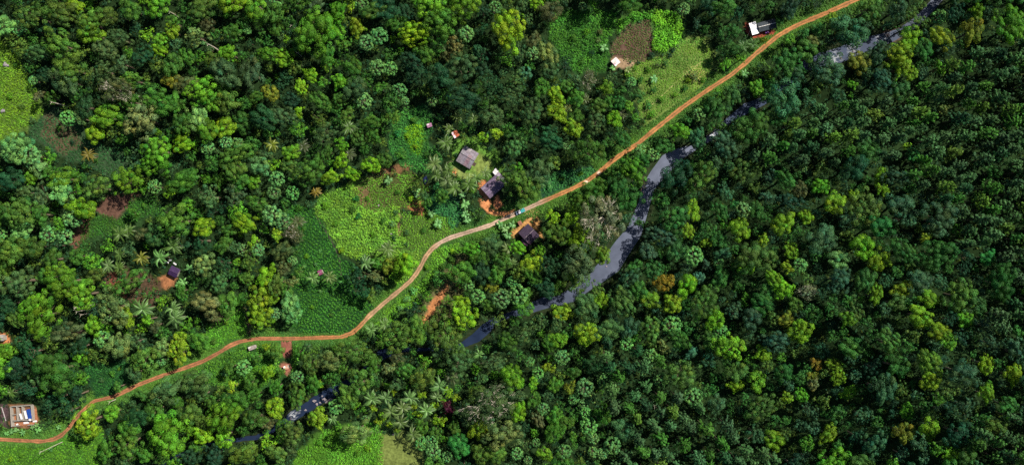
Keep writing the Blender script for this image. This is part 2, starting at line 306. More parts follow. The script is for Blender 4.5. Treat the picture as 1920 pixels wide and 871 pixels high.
# ------------------------------------------------------------------ terrain: one sheet, soil and grass colours where the place has them
def rng_axis(a, b, step, far):
    v = list(np.arange(a, b + .1, step)); s = step
    while v[0] > -far: s *= 1.35; v.insert(0, v[0] - s)
    s = step
    while v[-1] < far + 1920: s *= 1.35; v.append(v[-1] + s)
    return np.array(v)
FIELDS = [  # name, label, polygon, ground colour, plant colour code or rgb, spacing m, bush radius, bush height, rows angle or None
 ('scrub_crop', 'dense bright lime green crop filling the big field left of the road bend', [(589,389),(596,372),(613,358),(653,345),(672,360),(668,382),(683,394),(712,396),(745,389),(752,402),(748,430),(762,455),(745,462),(723,454),(700,470),(668,486),(644,480),(626,455),(612,428),(598,407)], (.04,.09,.02), (.165, .345, .034), 1.25, .85, .75, None),
 ('row_crop', 'bright green crop planted in diagonal rows on reddish soil above the lime field', [(653,345),(668,334),(700,328),(735,330),(770,322),(800,345),(812,372),(790,392),(745,392),(712,396),(683,394),(668,382),(672,360)], (.06,.075,.022), (.110, .265, .022), .95, .52, .45, 38),
 ('garden_crop', 'fine green garden rows beside the road bend under the banana plants', [(756,402),(800,398),(838,405),(862,418),(846,438),(822,452),(800,468),(778,470),(760,455),(750,432)], (.05,.09,.02), (.130, .300, .024), .95, .55, .45, 85),
 ('verge_crop', 'light green low plants on the slope between lime field and road', [(700,470),(745,462),(778,470),(800,468),(780,505),(755,530),(738,510),(700,500)], (.05,.10,.02), (0.167, 0.319, 0.033), 1.3, .7, .6, None),
 ('tea_bush_field', 'deep green tea bushes in dark wavy rows left of the lower road bend', [(545,382),(585,392),(598,410),(622,458),(640,485),(668,500),(655,520),(662,545),(690,562),(700,575),(678,602),(655,622),(610,624),(560,624),(535,605),(556,560),(545,520),(565,480),(560,440),(540,410)], (.012,.045,.012), (.050, .180, .020), 1.15, .72, .6, -28),
 ('clearing_crop', 'smooth green crop on the triangular slope above the left road bend', [(392,606),(425,590),(455,575),(464,600),(466,624),(430,640),(398,652),(386,636)], (.03,.09,.015), (0.087, 0.246, 0.017), 1.1, .6, .35, None),
 ('hollow_crop', 'dark green low crop in the hollow right of the bare brown patch', [(216,410),(250,372),(292,365),(300,395),(262,420),(230,430),(170,450),(142,460),(150,425),(190,400)], (.02,.05,.015), (0.043, 0.138, 0.017), 1.2, .65, .45, None),
 ('meadow_crop', 'green meadow of low plants below the road at the left edge', [(-60,836),(60,838),(100,834),(128,818),(160,815),(196,808),(190,845),(180,930),(-60,930)], (.035,.09,.015), (0.080, 0.217, 0.013), 1.2, .6, .35, None),
 ('lower_crop', 'bright green low bushes left of the tan clearing at the bottom edge', [(560,845),(590,815),(640,800),(700,790),(718,806),(722,840),(722,930),(520,930)], (.04,.10,.015), (.105,.290,.022), 1.35, .8, .8, None),
 ('slope_crop', 'lime green tussocks on the open slope at the left edge', [(-60,60),(10,80),(38,110),(52,150),(75,185),(84,212),(52,240),(20,262),(-60,270)], (.06,.11,.02), (.140, .280, .018), 1.25, .62, .5, None),
 ('vine_crop', 'thick bright green vines along the right side of the brown plot', [(1216,36),(1228,18),(1262,22),(1282,45),(1284,75),(1268,88),(1240,102),(1230,96),(1226,70)], (.04,.10,.02), (.115, .310, .018), 1.15, .85, 1.9, None),
 ('hedge_crop', 'green hedge vines along the top side of the brown plot', [(1150,52),(1165,32),(1200,20),(1228,18),(1216,34),(1180,46),(1158,62)], (.04,.10,.02), (0.080, 0.261, 0.022), 1.2, .85, 1.9, None),
 ('thicket', 'dark green low thicket left of the brown dug plot', [(1040,20),(1100,18),(1160,20),(1150,52),(1140,75),(1146,100),(1130,135),(1085,140),(1050,110),(1030,60)], (.02,.06,.015), (0.058, 0.196, 0.020), 1.3, .85, .9, None),
 ('seedling_crop', 'sparse seedlings on the brown dug plot', [(1148,108),(1150,85),(1165,62),(1182,48),(1213,38),(1222,75),(1222,98),(1200,118),(1170,112)], (.085,.052,.038), (.085,.130,.034), 1.15, .42, .3, None),
 ('meadow_grass', 'sunlit pale green grass slope between the brown plot and the road', [(1245,108),(1290,72),(1322,68),(1338,95),(1336,130),(1318,160),(1290,182),(1262,200),(1228,224),(1212,235),(1200,215),(1192,185),(1208,165),(1180,135),(1186,122),(1215,112)], (.10,.15,.035), (.120, .250, .030), 1.0, .42, .25, None),
 ('teal_thicket', 'deep green low scrub behind the palms near the grey roofed house', [(735,215),(800,195),(812,230),(800,262),(828,300),(800,325),(770,318),(735,300),(728,260)], (.02,.06,.02), (0.051, 0.203, 0.033), 1.3, .8, .7, None),
 ('lime_thicket', 'glowing lime patch of low scrub in the shaded thicket', [(765,240),(790,232),(795,262),(790,290),(768,285),(758,262)], (.05,.12,.01), (0.160, 0.362, 0.013), 1.2, .8, .9, None),
 ('wet_scrub', 'blue-green low scrub between banana plants and garden rows', [(818,352),(860,372),(868,412),(850,430),(836,404),(805,398),(800,375)], (.015,.05,.025), (0.043, 0.181, 0.050), 1.2, .7, .7, None),  # blue-green leaf and ground colours carry the tint of shade
 ('roadside_scrub', 'deep green low scrub above the road right of the big house tree', [(1015,372),(1010,340),(1045,322),(1080,318),(1110,310),(1118,322),(1075,345),(1040,362)], (.015,.05,.025), (0.046, 0.196, 0.050), 1.2, .8, .8, None),
 ('path_scrub', 'bright green scrub between the road and the reddish soil patch', [(838,460),(862,452),(868,470),(846,480),(815,510),(790,545),(770,575),(735,600),(712,612),(700,606),(735,572),(775,540),(800,505),(815,476)], (.04,.09,.02), (0.123, 0.304, 0.024), 1.15, .75, .6, None),
 ('river_bank_scrub', 'green scrub on the slope below the left road bend', [(345,705),(385,688),(420,668),(455,650),(520,648),(560,650),(560,690),(520,720),(470,735),(430,725),(390,715)], (.02,.06,.015), (0.080, 0.217, 0.022), 1.3, .85, .8, None),
 ('shaded_meadow', 'dark green open slope above the road at the lower left', [(160,690),(200,680),(240,678),(245,705),(262,712),(235,722),(205,740),(178,744),(170,720)], (.012,.045,.015), (0.029, 0.123, 0.022), 1.3, .7, .5, None),
 ('shaded_hollow', 'dark green open hollow beside the sloping left field', [(84,215),(110,200),(140,225),(165,250),(195,275),(235,290),(240,320),(200,330),(165,305),(130,300),(95,280),(60,255),(55,240)], (.028,.055,.025), (0.029, 0.109, 0.031), 1.6, .6, .4, None),
]
SOIL = [  # polygon, colour, feather px
 ([(700,320),(730,315),(765,306),(770,312),(745,324),(715,328)], (.15,.08,.04), 4),
 ([(668,352),(686,350),(694,364),(686,384),(676,380)], (.12,.085,.04), 5),
 ([(752,405),(748,440),(744,440),(749,400)], (.15,.09,.05), 2),
 ([(768,385),(790,378),(796,400),(784,404)], (.28,.11,.05), 3),
 ([(850,490),(866,476),(872,500),(864,560),(846,590),(800,612),(785,600),(800,560),(822,535),(838,510)], (.085,.085,.035), 7),
 ([(841,530),(835,548),(817,575),(797,604),(789,603),(804,574),(823,549)], (.34,.145,.06), 1.5),
 ([(896,350),(906,340),(922,378),(916,392),(912,395),(900,372)], (.48,.19,.08), 2),
 ([(925,376),(936,368),(940,385),(930,392)], (.40,.15,.07), 2),
 ([(905,372),(914,384),(922,394),(934,400),(952,394),(966,394),(960,404),(936,405),(918,398),(902,385)], (.46,.19,.08), 1.5),
 ([(952,440),(970,425),(990,408),(1000,405),(1012,415),(1014,440),(1020,452),(1000,425),(985,420),(970,440)], (.36,.19,.07), 2),
 ([(985,400),(1000,392),(1010,395),(998,408)], (.34,.24,.10), 3),
 ([(850,268),(880,258),(910,275),(935,290),(945,315),(915,335),(880,330),(858,322),(842,330),(838,310),(850,300)], (.085,.19,.030), 5),
 ([(897,290),(918,302),(915,315),(900,325),(888,318)], (.15,.20,.05), 8),
 ([(850,312),(890,330),(875,338),(852,330)], (.16,.21,.06), 4),
 ([(850,319),(858,321),(855,328),(848,326)], (.45,.17,.07), 2),
 ([(195,375),(225,362),(258,366),(246,380),(228,398),(214,408),(188,402),(178,392)], (.10,.055,.040), 5),
 ([(132,455),(150,415),(170,405),(160,440),(142,470)], (.13,.065,.045), 5),
 ([(300,520),(316,512),(328,522),(322,534),(310,540),(298,532)], (.30,.13,.06), 4),
 ([(195,520),(225,508),(265,510),(300,530),(290,570),(250,565),(215,548)], (.07,.045,.028), 9),
 ([(205,515),(222,510),(228,535),(235,558),(218,548)], (.14,.05,.035), 5),
 ([(527,640),(546,640),(545,662),(536,668),(529,660)], (.20,.075,.055), 3),
 ([(526,683),(542,678),(546,690),(536,702),(524,695)], (.24,.10,.07), 2),
 ([(18,760),(64,758),(70,790),(60,799),(20,799)], (.16,.08,.045), 2),
 ([(0,756),(14,760),(12,800),(0,790)], (.07,.045,.05), 3),
 ([(0,626),(16,626),(16,644),(0,642)], (.40,.16,.07), 3),
 ([(1398,42),(1422,62),(1450,58),(1454,62),(1425,70),(1402,68)], (.25,.05,.035), 2),
 ([(1145,112),(1170,112),(1192,118),(1185,128),(1150,128)], (.26,.18,.11), 3),
 ([(1290,132),(1308,126),(1322,142),(1312,154),(1294,152)], (.22,.22,.07), 9),
 ([(718,815),(745,812),(775,812),(785,830),(790,930),(718,930),(716,850)], (.125,.160,.042), 9),
 ([(690,770),(730,790),(745,812),(718,812),(700,800)], (.05,.10,.03), 5),
 ([(455,575),(460,578),(470,610),(468,628),(462,626),(464,600)], (.09,.06,.04), 2),
 ([(395,606),(408,598),(425,585),(430,588),(410,606),(398,612)], (.07,.05,.035), 2),
 ([(90,220),(130,235),(150,270),(120,285),(85,255)], (.07,.055,.032), 9),
 ([(1660,62),(1700,50),(1705,62),(1670,80)], (.20,.13,.10), 3),
 ([(1210,335),(1200,340),(1204,360),(1209,352)], (.22,.15,.12), 3),
]
TUFTMAT = M['leaf']
gx = rng_axis(-60, 1980, 3.5, 5000); gy = rng_axis(-60, 930, 3.5, 5000)
GX, GY = np.meshgrid(gx, gy); sx, sy = GX.ravel(), GY.ravel()
jx = sx + (vnoise(sx, sy, 9, 1) - .5) * 7; jy = sy + (vnoise(sx, sy, 9, 2) - .5) * 7
col = np.ones((len(sx), 3)) * np.array([.014, .030, .010]); n1 = vnoise(sx, sy, 60, 5)[:, None]
col = col * (.6 + .8 * n1)
rd, rs_, _ = poly_dist(jx, jy, ROAD)
vg = np.clip(1 - (rd - 7) / 14, 0, 1)[:, None]; col = col * (1 - vg) + np.array([.06, .13, .022]) * vg
def paint(P, c, f):
    global col
    q = np.array(P, float); bx = (sx > q[:, 0].min() - 12) & (sx < q[:, 0].max() + 12) & (sy > q[:, 1].min() - 12) & (sy < q[:, 1].max() + 12)
    i = np.where(bx)[0]
    if not len(i): return
    ins = inpoly(jx[i], jy[i], P); d, _, _ = poly_dist(jx[i], jy[i], list(P) + [P[0]])
    a = np.where(ins, 1.0, np.clip(1 - d / f, 0, 1))[:, None]; vn = .8 + .4 * vnoise(sx[i], sy[i], 5, 9)[:, None]
    col[i] = col[i] * (1 - a) + np.array(c) * vn * a
for f in FIELDS: paint(f[2], f[3], 4)
for P, c, f in SOIL: paint(P, c, f)
dr_, sr_, wr_ = poly_dist(sx, sy, RIVER); bnk = (np.clip(1 - np.abs(dr_ - wr_) / 6, 0, 1) * .8)[:, None]; col = col * (1 - bnk) + np.array([.022, .026, .014]) * bnk
nx, ny = len(gx), len(gy); ii = (np.arange(ny - 1)[:, None] * nx + np.arange(nx - 1)[None]).ravel()
gq = np.stack([ii, ii + nx, ii + nx + 1, ii + 1], -1)
gm = plain('ground_soil', (0, 0, 0), .95, .45, .9, attr=True, spec=.03)
V = W3(sx, sy); obj('ground', mesh_from('ground', V, gq, col, mat=gm, smooth=True), label='rolling green and brown ground of the forested valley', category='ground', kind='structure')

# ------------------------------------------------------------------ river and road ribbons
def resample(P, step):
    P = np.array(P, float); seg = np.hypot(*(P[1:, :2] - P[:-1, :2]).T); s = np.concatenate([[0], np.cumsum(seg)]); t = np.arange(0, s[-1], step)
    Q = np.stack([np.interp(t, s, P[:, k]) for k in range(P.shape[1])], -1)
    for _ in range(3): Q[1:-1] = (Q[:-2] + 2 * Q[1:-1] + Q[2:]) / 4
    return Q
def ribbon(name, P, halfw, step, ncross, zf, colf, mat, **k):
    Q = resample(P, step); T = np.gradient(Q[:, :2], axis=0); T = norm(T); N = np.stack([-T[:, 1], T[:, 0]], -1)
    u = np.linspace(-1, 1, ncross); hw = halfw(Q)
    X = Q[:, None, 0] + N[:, None, 0] * u[None] * hw[:, None]; Y = Q[:, None, 1] + N[:, None, 1] * u[None] * hw[:, None]
    Vv = zf(X.ravel(), Y.ravel()); cc = colf(X.ravel(), Y.ravel(), np.tile(u, len(Q)), np.repeat(np.arange(len(Q)), ncross))
    i = (np.arange(len(Q) - 1)[:, None] * ncross + np.arange(ncross - 1)[None]).ravel()
    return obj(name, mesh_from(name, Vv, np.stack([i, i + ncross, i + ncross + 1, i + 1], -1), cc, mat=mat, smooth=True), **k)
# water: murky, sky reflection painted into the blue-grey colour, a level sheet at z = -0.9
def water_z(X, Y):
    h = -0.9; kk = (CAM_H - h) / FPX; return np.stack([(X - 960) * kk, (435.5 - Y) * kk, np.full_like(X, h)], -1)
FOAM = [(550,778,10,.4),(560,770,6,.25),(1335,252,9,.6),(1405,196,9,.22),(1565,108,20,.2),(1600,92,16,.2),(1655,70,16,.4),(1545,116,12,.25)]
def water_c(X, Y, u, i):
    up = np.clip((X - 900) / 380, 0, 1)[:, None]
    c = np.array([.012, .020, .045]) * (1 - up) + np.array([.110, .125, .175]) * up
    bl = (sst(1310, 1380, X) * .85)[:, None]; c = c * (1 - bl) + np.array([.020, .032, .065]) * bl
    f = np.zeros(len(X))
    for fx, fy, fr, fs in FOAM: f = np.maximum(f, np.clip(1 - np.hypot(X - fx, Y - fy) / fr, 0, 1) * fs * 1.6)
    nz = vnoise(X * .8 + Y * .9, (Y - X) * .35, 1.6, 4); f = (np.clip(f * 1.5, 0, 1) * (nz > .56))[:, None]
    return c * (1 - f) + np.array([.55, .58, .62]) * f
wm, n, b = new_mat('river_water')
at = n.nodes.new('ShaderNodeAttribute'); at.attribute_name = 'Col'; ns = noise(n, .25, 5); n.links.new(mul(n, at.outputs['Color'], ramp(n, ns.outputs[0], [(.3, .8), (.7, 1.15)])), b.inputs['Base Color'])
b.inputs['Roughness'].default_value = .22; b.inputs['IOR'].default_value = 1.2; n2 = noise(n, 1.6, 4); bp = n.nodes.new('ShaderNodeBump'); bp.inputs['Strength'].default_value = .12; bp.inputs['Distance'].default_value = .05
n.links.new(n2.outputs[0], bp.inputs['Height']); n.links.new(bp.outputs[0], b.inputs['Normal'])
ribbon('river', RIVER, lambda Q: Q[:, 2] + (vnoise(Q[:, 0], Q[:, 1], 14, 3) - .4) * 5, 3, 22, water_z, water_c, wm, label='slow murky river with painted sky sheen winding diagonally between dark trees', category='river', kind='structure')
def road_c(X, Y, u, i):
    con = (sst(800, 830, X) * (1 - sst(1000, 1040, X)))[:, None]; pale = (sst(670, 700, X) * (1 - sst(800, 840, X)))[:, None]
    base = np.array([.33, .145, .050]); c = base * np.ones((len(X), 1)); red = (1 - sst(480, 700, X))[:, None]
    c = c * (1 - red) + np.array([.28, .115, .052]) * red
    c = c * (1 - pale * .8) + np.array([.36, .24, .14]) * pale * .8; c = c * (1 - con * .85) + np.array([.36, .27, .21]) * con * .85
    tr = np.exp(-((np.abs(u) - .52) / .22) ** 2); med = np.exp(-(u / .24) ** 2) * (.25 + .75 * vnoise(X, Y, 14, 8)) * (1 - .3 * (1 - sst(500, 700, X)))
    edge = sst(.82, 1.0, np.abs(u) + (vnoise(X, Y, 4, 6) - .5) * .25)
    c = c * (.68 + .42 * tr)[:, None] * (.75 + .5 * vnoise(X, Y, 9, 17))[:, None]; m = (med * .8 * sst(.35, .6, vnoise(X, Y, 20, 23)))[:, None]; c = c * (1 - m) + np.array([.11, .075, .035]) * m
    e = (edge * .85)[:, None]; c = c * (1 - e) + np.array([.06, .09, .03]) * e
    sp = (np.maximum(np.clip(1 - np.hypot(X - 1100, Y - 340) / 6, 0, 1) * (vnoise(X, Y, 2.5, 3) > .4), np.clip(1 - np.hypot(X - 1123, Y - 324) / 5, 0, 1)) * .9)[:, None]; c = c * (1 - sp) + np.array([.75, .6, .48]) * sp
    return c * (.85 + .3 * vnoise(X, Y, 3, 12))[:, None]
rm = plain('road_earth', (0, 0, 0), .95, .35, 1.3, attr=True)
ribbon('dirt_road', ROAD, lambda Q: 4.3 + (vnoise(Q[:, 0], Q[:, 1], 12, 2) - .5) * 1.4 + (vnoise(Q[:, 0], Q[:, 1], 4, 6) - .5) * 1.2 - .6 * (Q[:, 0] < 640), 2, 13, lambda X, Y: W3(X, Y, .10), road_c, rm, label='rutted orange dirt road curving diagonally through the valley', category='road', kind='structure')
def pathr(name, P, hw, c, label):
    ribbon(name, P, lambda Q: hw * (.8 + .4 * vnoise(Q[:, 0], Q[:, 1], 7, 1)), 2, 4, lambda X, Y: W3(X, Y, .07), lambda X, Y, u, i: np.array(c) * (.8 + .4 * vnoise(X, Y, 3, 3))[:, None], rm, label=label, category='footpath', kind='structure')
pathr('footpath', [(1204,212),(1230,190),(1262,160),(1290,135),(1320,112)], 1.0, (.22,.22,.08), 'faint trodden line across the sunlit grass slope')
pathr('footpath', [(838,305),(855,300),(866,294)], .9, (.06,.06,.03), 'thin dark path reaching the left corner of the grey roofed house')
pathr('footpath', [(408,622),(424,600),(440,585),(450,578)], 1.1, (.07,.05,.03), 'narrow dark path up the triangular green slope')
pathr('footpath', [(592,404),(604,424),(622,452),(636,482),(640,520)], 1.5, (.03,.035,.02), 'painted shadow strip along the left edge of the lime field')  # dark strip paints the shadow of the higher crop; no path here
# pond by the palms
pm = plain('pond_water', (.012, .016, .06), .08, .1)
pv = [(798 + 3.6 * math.cos(a) * (1 + .2 * math.sin(3 * a)), 336 + 9 * math.sin(a)) for a in np.linspace(0, 2 * math.pi, 18, endpoint=False)]
Vp = [P3(x, y, .25) for x, y in pv]; zmax = max(v[2] for v in Vp); obj('pond', mesh_from('pond', [(v[0], v[1], zmax) for v in Vp], F=[list(range(18))[::-1]], mat=pm), label='small dark blue pond beside the palm grove', category='pond', kind='structure')

# ------------------------------------------------------------------ low vegetation nobody could count
def tufts(px, py, rad, hgt, c, per, rs, ls, lift=0.0):
    """domes of leaves on the ground: arrays of positions, radii, heights and colours"""
    n0 = len(px); base = W3(px, py, lift); idx = np.repeat(np.arange(n0), per); N = len(idx)
    d = rdir(N, rs, .05); rr = rad[idx] * rs.uniform(.5, 1.1, N)
    p = base[idx] + d * np.stack([rr, rr, hgt[idx] * rs.uniform(.7, 1.1, N)], -1)
    V = leaves(p, d + rs.normal(size=(N, 3)) * .28 + (0, 0, .5), ls * rs.uniform(.6, 1.4, N), rs)
    return V, leafcol(N, rs, .75, 1.25, .06) * np.repeat(c[idx], 4, 0)
CLEAR = []   # polygons of yards and roofs that stay free of plants
CLEAR += [[(850,268),(870,262),(900,280),(935,296),(930,318),(905,332),(872,334),(850,318)], [(898,352),(935,322),(955,340),(940,392),(925,392),(908,380)], [(958,436),(990,408),(1016,436),(1012,462),(985,468)], [(1400,38),(1455,34),(1458,60),(1425,72),(1402,70)], [(12,754),(72,752),(72,804),(12,804)], [(300,512),(318,492),(338,500),(334,526),(316,544),(298,534)], [(1143,103),(1168,103),(1170,126),(1146,126)],[(718,815),(745,812),(775,814),(786,840),(790,930),(718,930)],[(841,528),(837,548),(819,575),(799,606),(787,605),(802,574),(821,547)],[(526,640),(547,640),(548,702),(522,702)],[(0,624),(16,624),(16,646),(0,646)],[(462,644),(482,644),(482,658),(462,658)],[(905,382),(934,392),(966,392),(960,406),(930,408),(905,398)],[(843,244),(862,244),(862,262),(843,262)],[(788,322),(806,322),(806,348),(788,348)],[(190,370),(250,366),(225,405),(185,400)]]
def in_any(px, py, L):
    m = np.zeros(np.shape(px), bool)
    for P in L: m |= inpoly(px, py, P)
    return m
for name, label, P, gc, pc, sp, br, bh, rows in FIELDS:
    q = np.array(P, float); x0, y0 = q.min(0); x1, y1 = q.max(0); s = sp * (.72 if rows is None else 1) / .28; rs = np.random.RandomState(len(name) * 31 + int(x0) % 97)
    if rows is None:
        xs, ys = np.meshgrid(np.arange(x0, x1, s), np.arange(y0, y1, s)); xs = xs + rs.uniform(-.6, .6, xs.shape) * s; ys = ys + rs.uniform(-.6, .6, ys.shape) * s
    else:
        a = math.radians(rows); L = math.hypot(x1 - x0, y1 - y0); rowgap = s * 1.45; tt, rr = np.meshgrid(np.arange(-L / 2, L / 2, s * .75), np.arange(-L / 2, L / 2, rowgap))
        tt = tt + rs.uniform(-.4, .4, tt.shape) * s; rr = rr + rs.uniform(-.42, .42, rr.shape) * s + 5 * np.sin(tt / 23.0) + 4 * np.sin(tt / 9.0 + rr / 31)
        xs = (x0 + x1) / 2 + tt * math.cos(a) + rr * math.sin(a); ys = (y0 + y1) / 2 - tt * math.sin(a) + rr * math.cos(a)
    xs = xs.ravel(); ys = ys.ravel(); k = inpoly(xs + (vnoise(xs, ys, 8, 3) - .5) * 8 + (vnoise(xs, ys, 25, 13) - .5) * 12, ys + (vnoise(xs, ys, 8, 4) - .5) * 8 + (vnoise(xs, ys, 25, 14) - .5) * 12, P) & ~in_any(xs, ys, CLEAR) & (poly_dist(xs, ys, ROAD)[0] > 6)
    if name in ('row_crop', 'seedling_crop', 'shaded_hollow'): k &= vnoise(xs, ys, 18, 8) < .84
    xs, ys = xs[k], ys[k]; n0 = len(xs)
    big = vnoise(xs, ys, 40, 6); hue = vnoise(xs, ys, 19, 7)[:, None] * .55 + rs.rand(n0, 1) * .25
    c = np.array(pc) * np.array([1.0, 1.12, 1.1]) * (.52 + .42 * big + .45 * vnoise(xs, ys, 11, 16))[:, None] * rs.uniform(.8, 1.2, (n0, 1)) * (1 + (hue - .35) * np.array([.55, 0, -.5]))
    V, cc = tufts(xs, ys, br * rs.uniform(.6, 1.35, n0), bh * rs.uniform(.5, 1.8, n0) * (.5 + 1.1 * vnoise(xs, ys, 9, 26)), np.clip(c, .003, 1), 13 if bh > .5 else 9, rs, .40 if bh < 1.5 else .5)
    obj(name, mesh_from(name, V, F4n(len(V)), cc, mat=M['leaf']), label=label, category={'thicket': 'scrub', 'scrub': 'scrub', 'grass': 'grass', 'field': 'tea field'}.get(name.split('_')[-1], 'crop'), kind='stuff')
FPOLY = [f[2] for f in FIELDS]
# undergrowth on the forest floor
rs = np.random.RandomState(77); n0 = 30000
xs = rs.uniform(-80, 2000, n0); ys = rs.uniform(-80, 950, n0)
dR, _, wR = poly_dist(xs, ys, RIVER); dD = poly_dist(xs, ys, ROAD)[0]
k = ~in_any(xs, ys, FPOLY + CLEAR) & (dR > wR + 2) & (dD > 22); xs, ys = xs[k], ys[k]; n0 = len(xs)
lo = np.array([.030, .085, .020]); tl = np.array([.022, .095, .040]); yl = np.array([.075, .12, .018]); u1 = vnoise(xs, ys, 50, 21)[:, None]; u2 = rs.rand(n0, 1)  # teal tone puts the tint of forest shade into the leaf colour
c = (lo * (1 - u1) + tl * u1) * (1 - (u2 > .85)) + yl * (u2 > .85); c = c * rs.uniform(.40, .9, (n0, 1))
V, cc = tufts(xs, ys, rs.uniform(.7, 1.8, n0), rs.uniform(.5, 2.4, n0), c, 13, rs, .62)
obj('undergrowth', mesh_from('undergrowth', V, F4n(len(V)), cc, mat=M['leaf']), label='dark green undergrowth of ferns and seedlings on the forest floor', category='undergrowth', kind='stuff')
# grassy verge along both sides of the road
Q = resample(ROAD, .55); Q = Q[(Q[:, 0] > -60) & (Q[:, 0] < 1980) & (Q[:, 1] > -60)]; T = norm(np.gradient(Q[:, :2], axis=0)); n0 = len(Q) * 6; idx = rs.randint(0, len(Q), n0)
off = (4.6 + rs.gamma(1.6, 6.5, n0)) * rs.choice([-1, 1], n0); xs = Q[idx, 0] - T[idx, 1] * off; ys = Q[idx, 1] + T[idx, 0] * off
k = ~in_any(xs, ys, FPOLY + CLEAR) & (np.abs(off) < 40) & (poly_dist(xs, ys, ROAD)[0] > 4.4); xs, ys, off = xs[k], ys[k], off[k]; n0 = len(xs); g = vnoise(xs, ys, 22, 31)[:, None]
c = (np.array([.085, .20, .022]) * g + np.array([.040, .13, .030]) * (1 - g)) * rs.uniform(.7, 1.3, (n0, 1)); o_ = np.abs(off)
V, cc = tufts(xs, ys, rs.uniform(.25, .9, n0) * np.clip((o_ - 5) / 8, .5, 1.2), rs.uniform(.2, .9, n0) * np.clip((o_ - 5) / 10, .4, 1.5), c, 9, rs, .42)
obj('verge_grass', mesh_from('verge_grass', V, F4n(len(V)), cc, mat=M['leaf']), label='green grass and weeds along both edges of the dirt road', category='grass', kind='stuff')

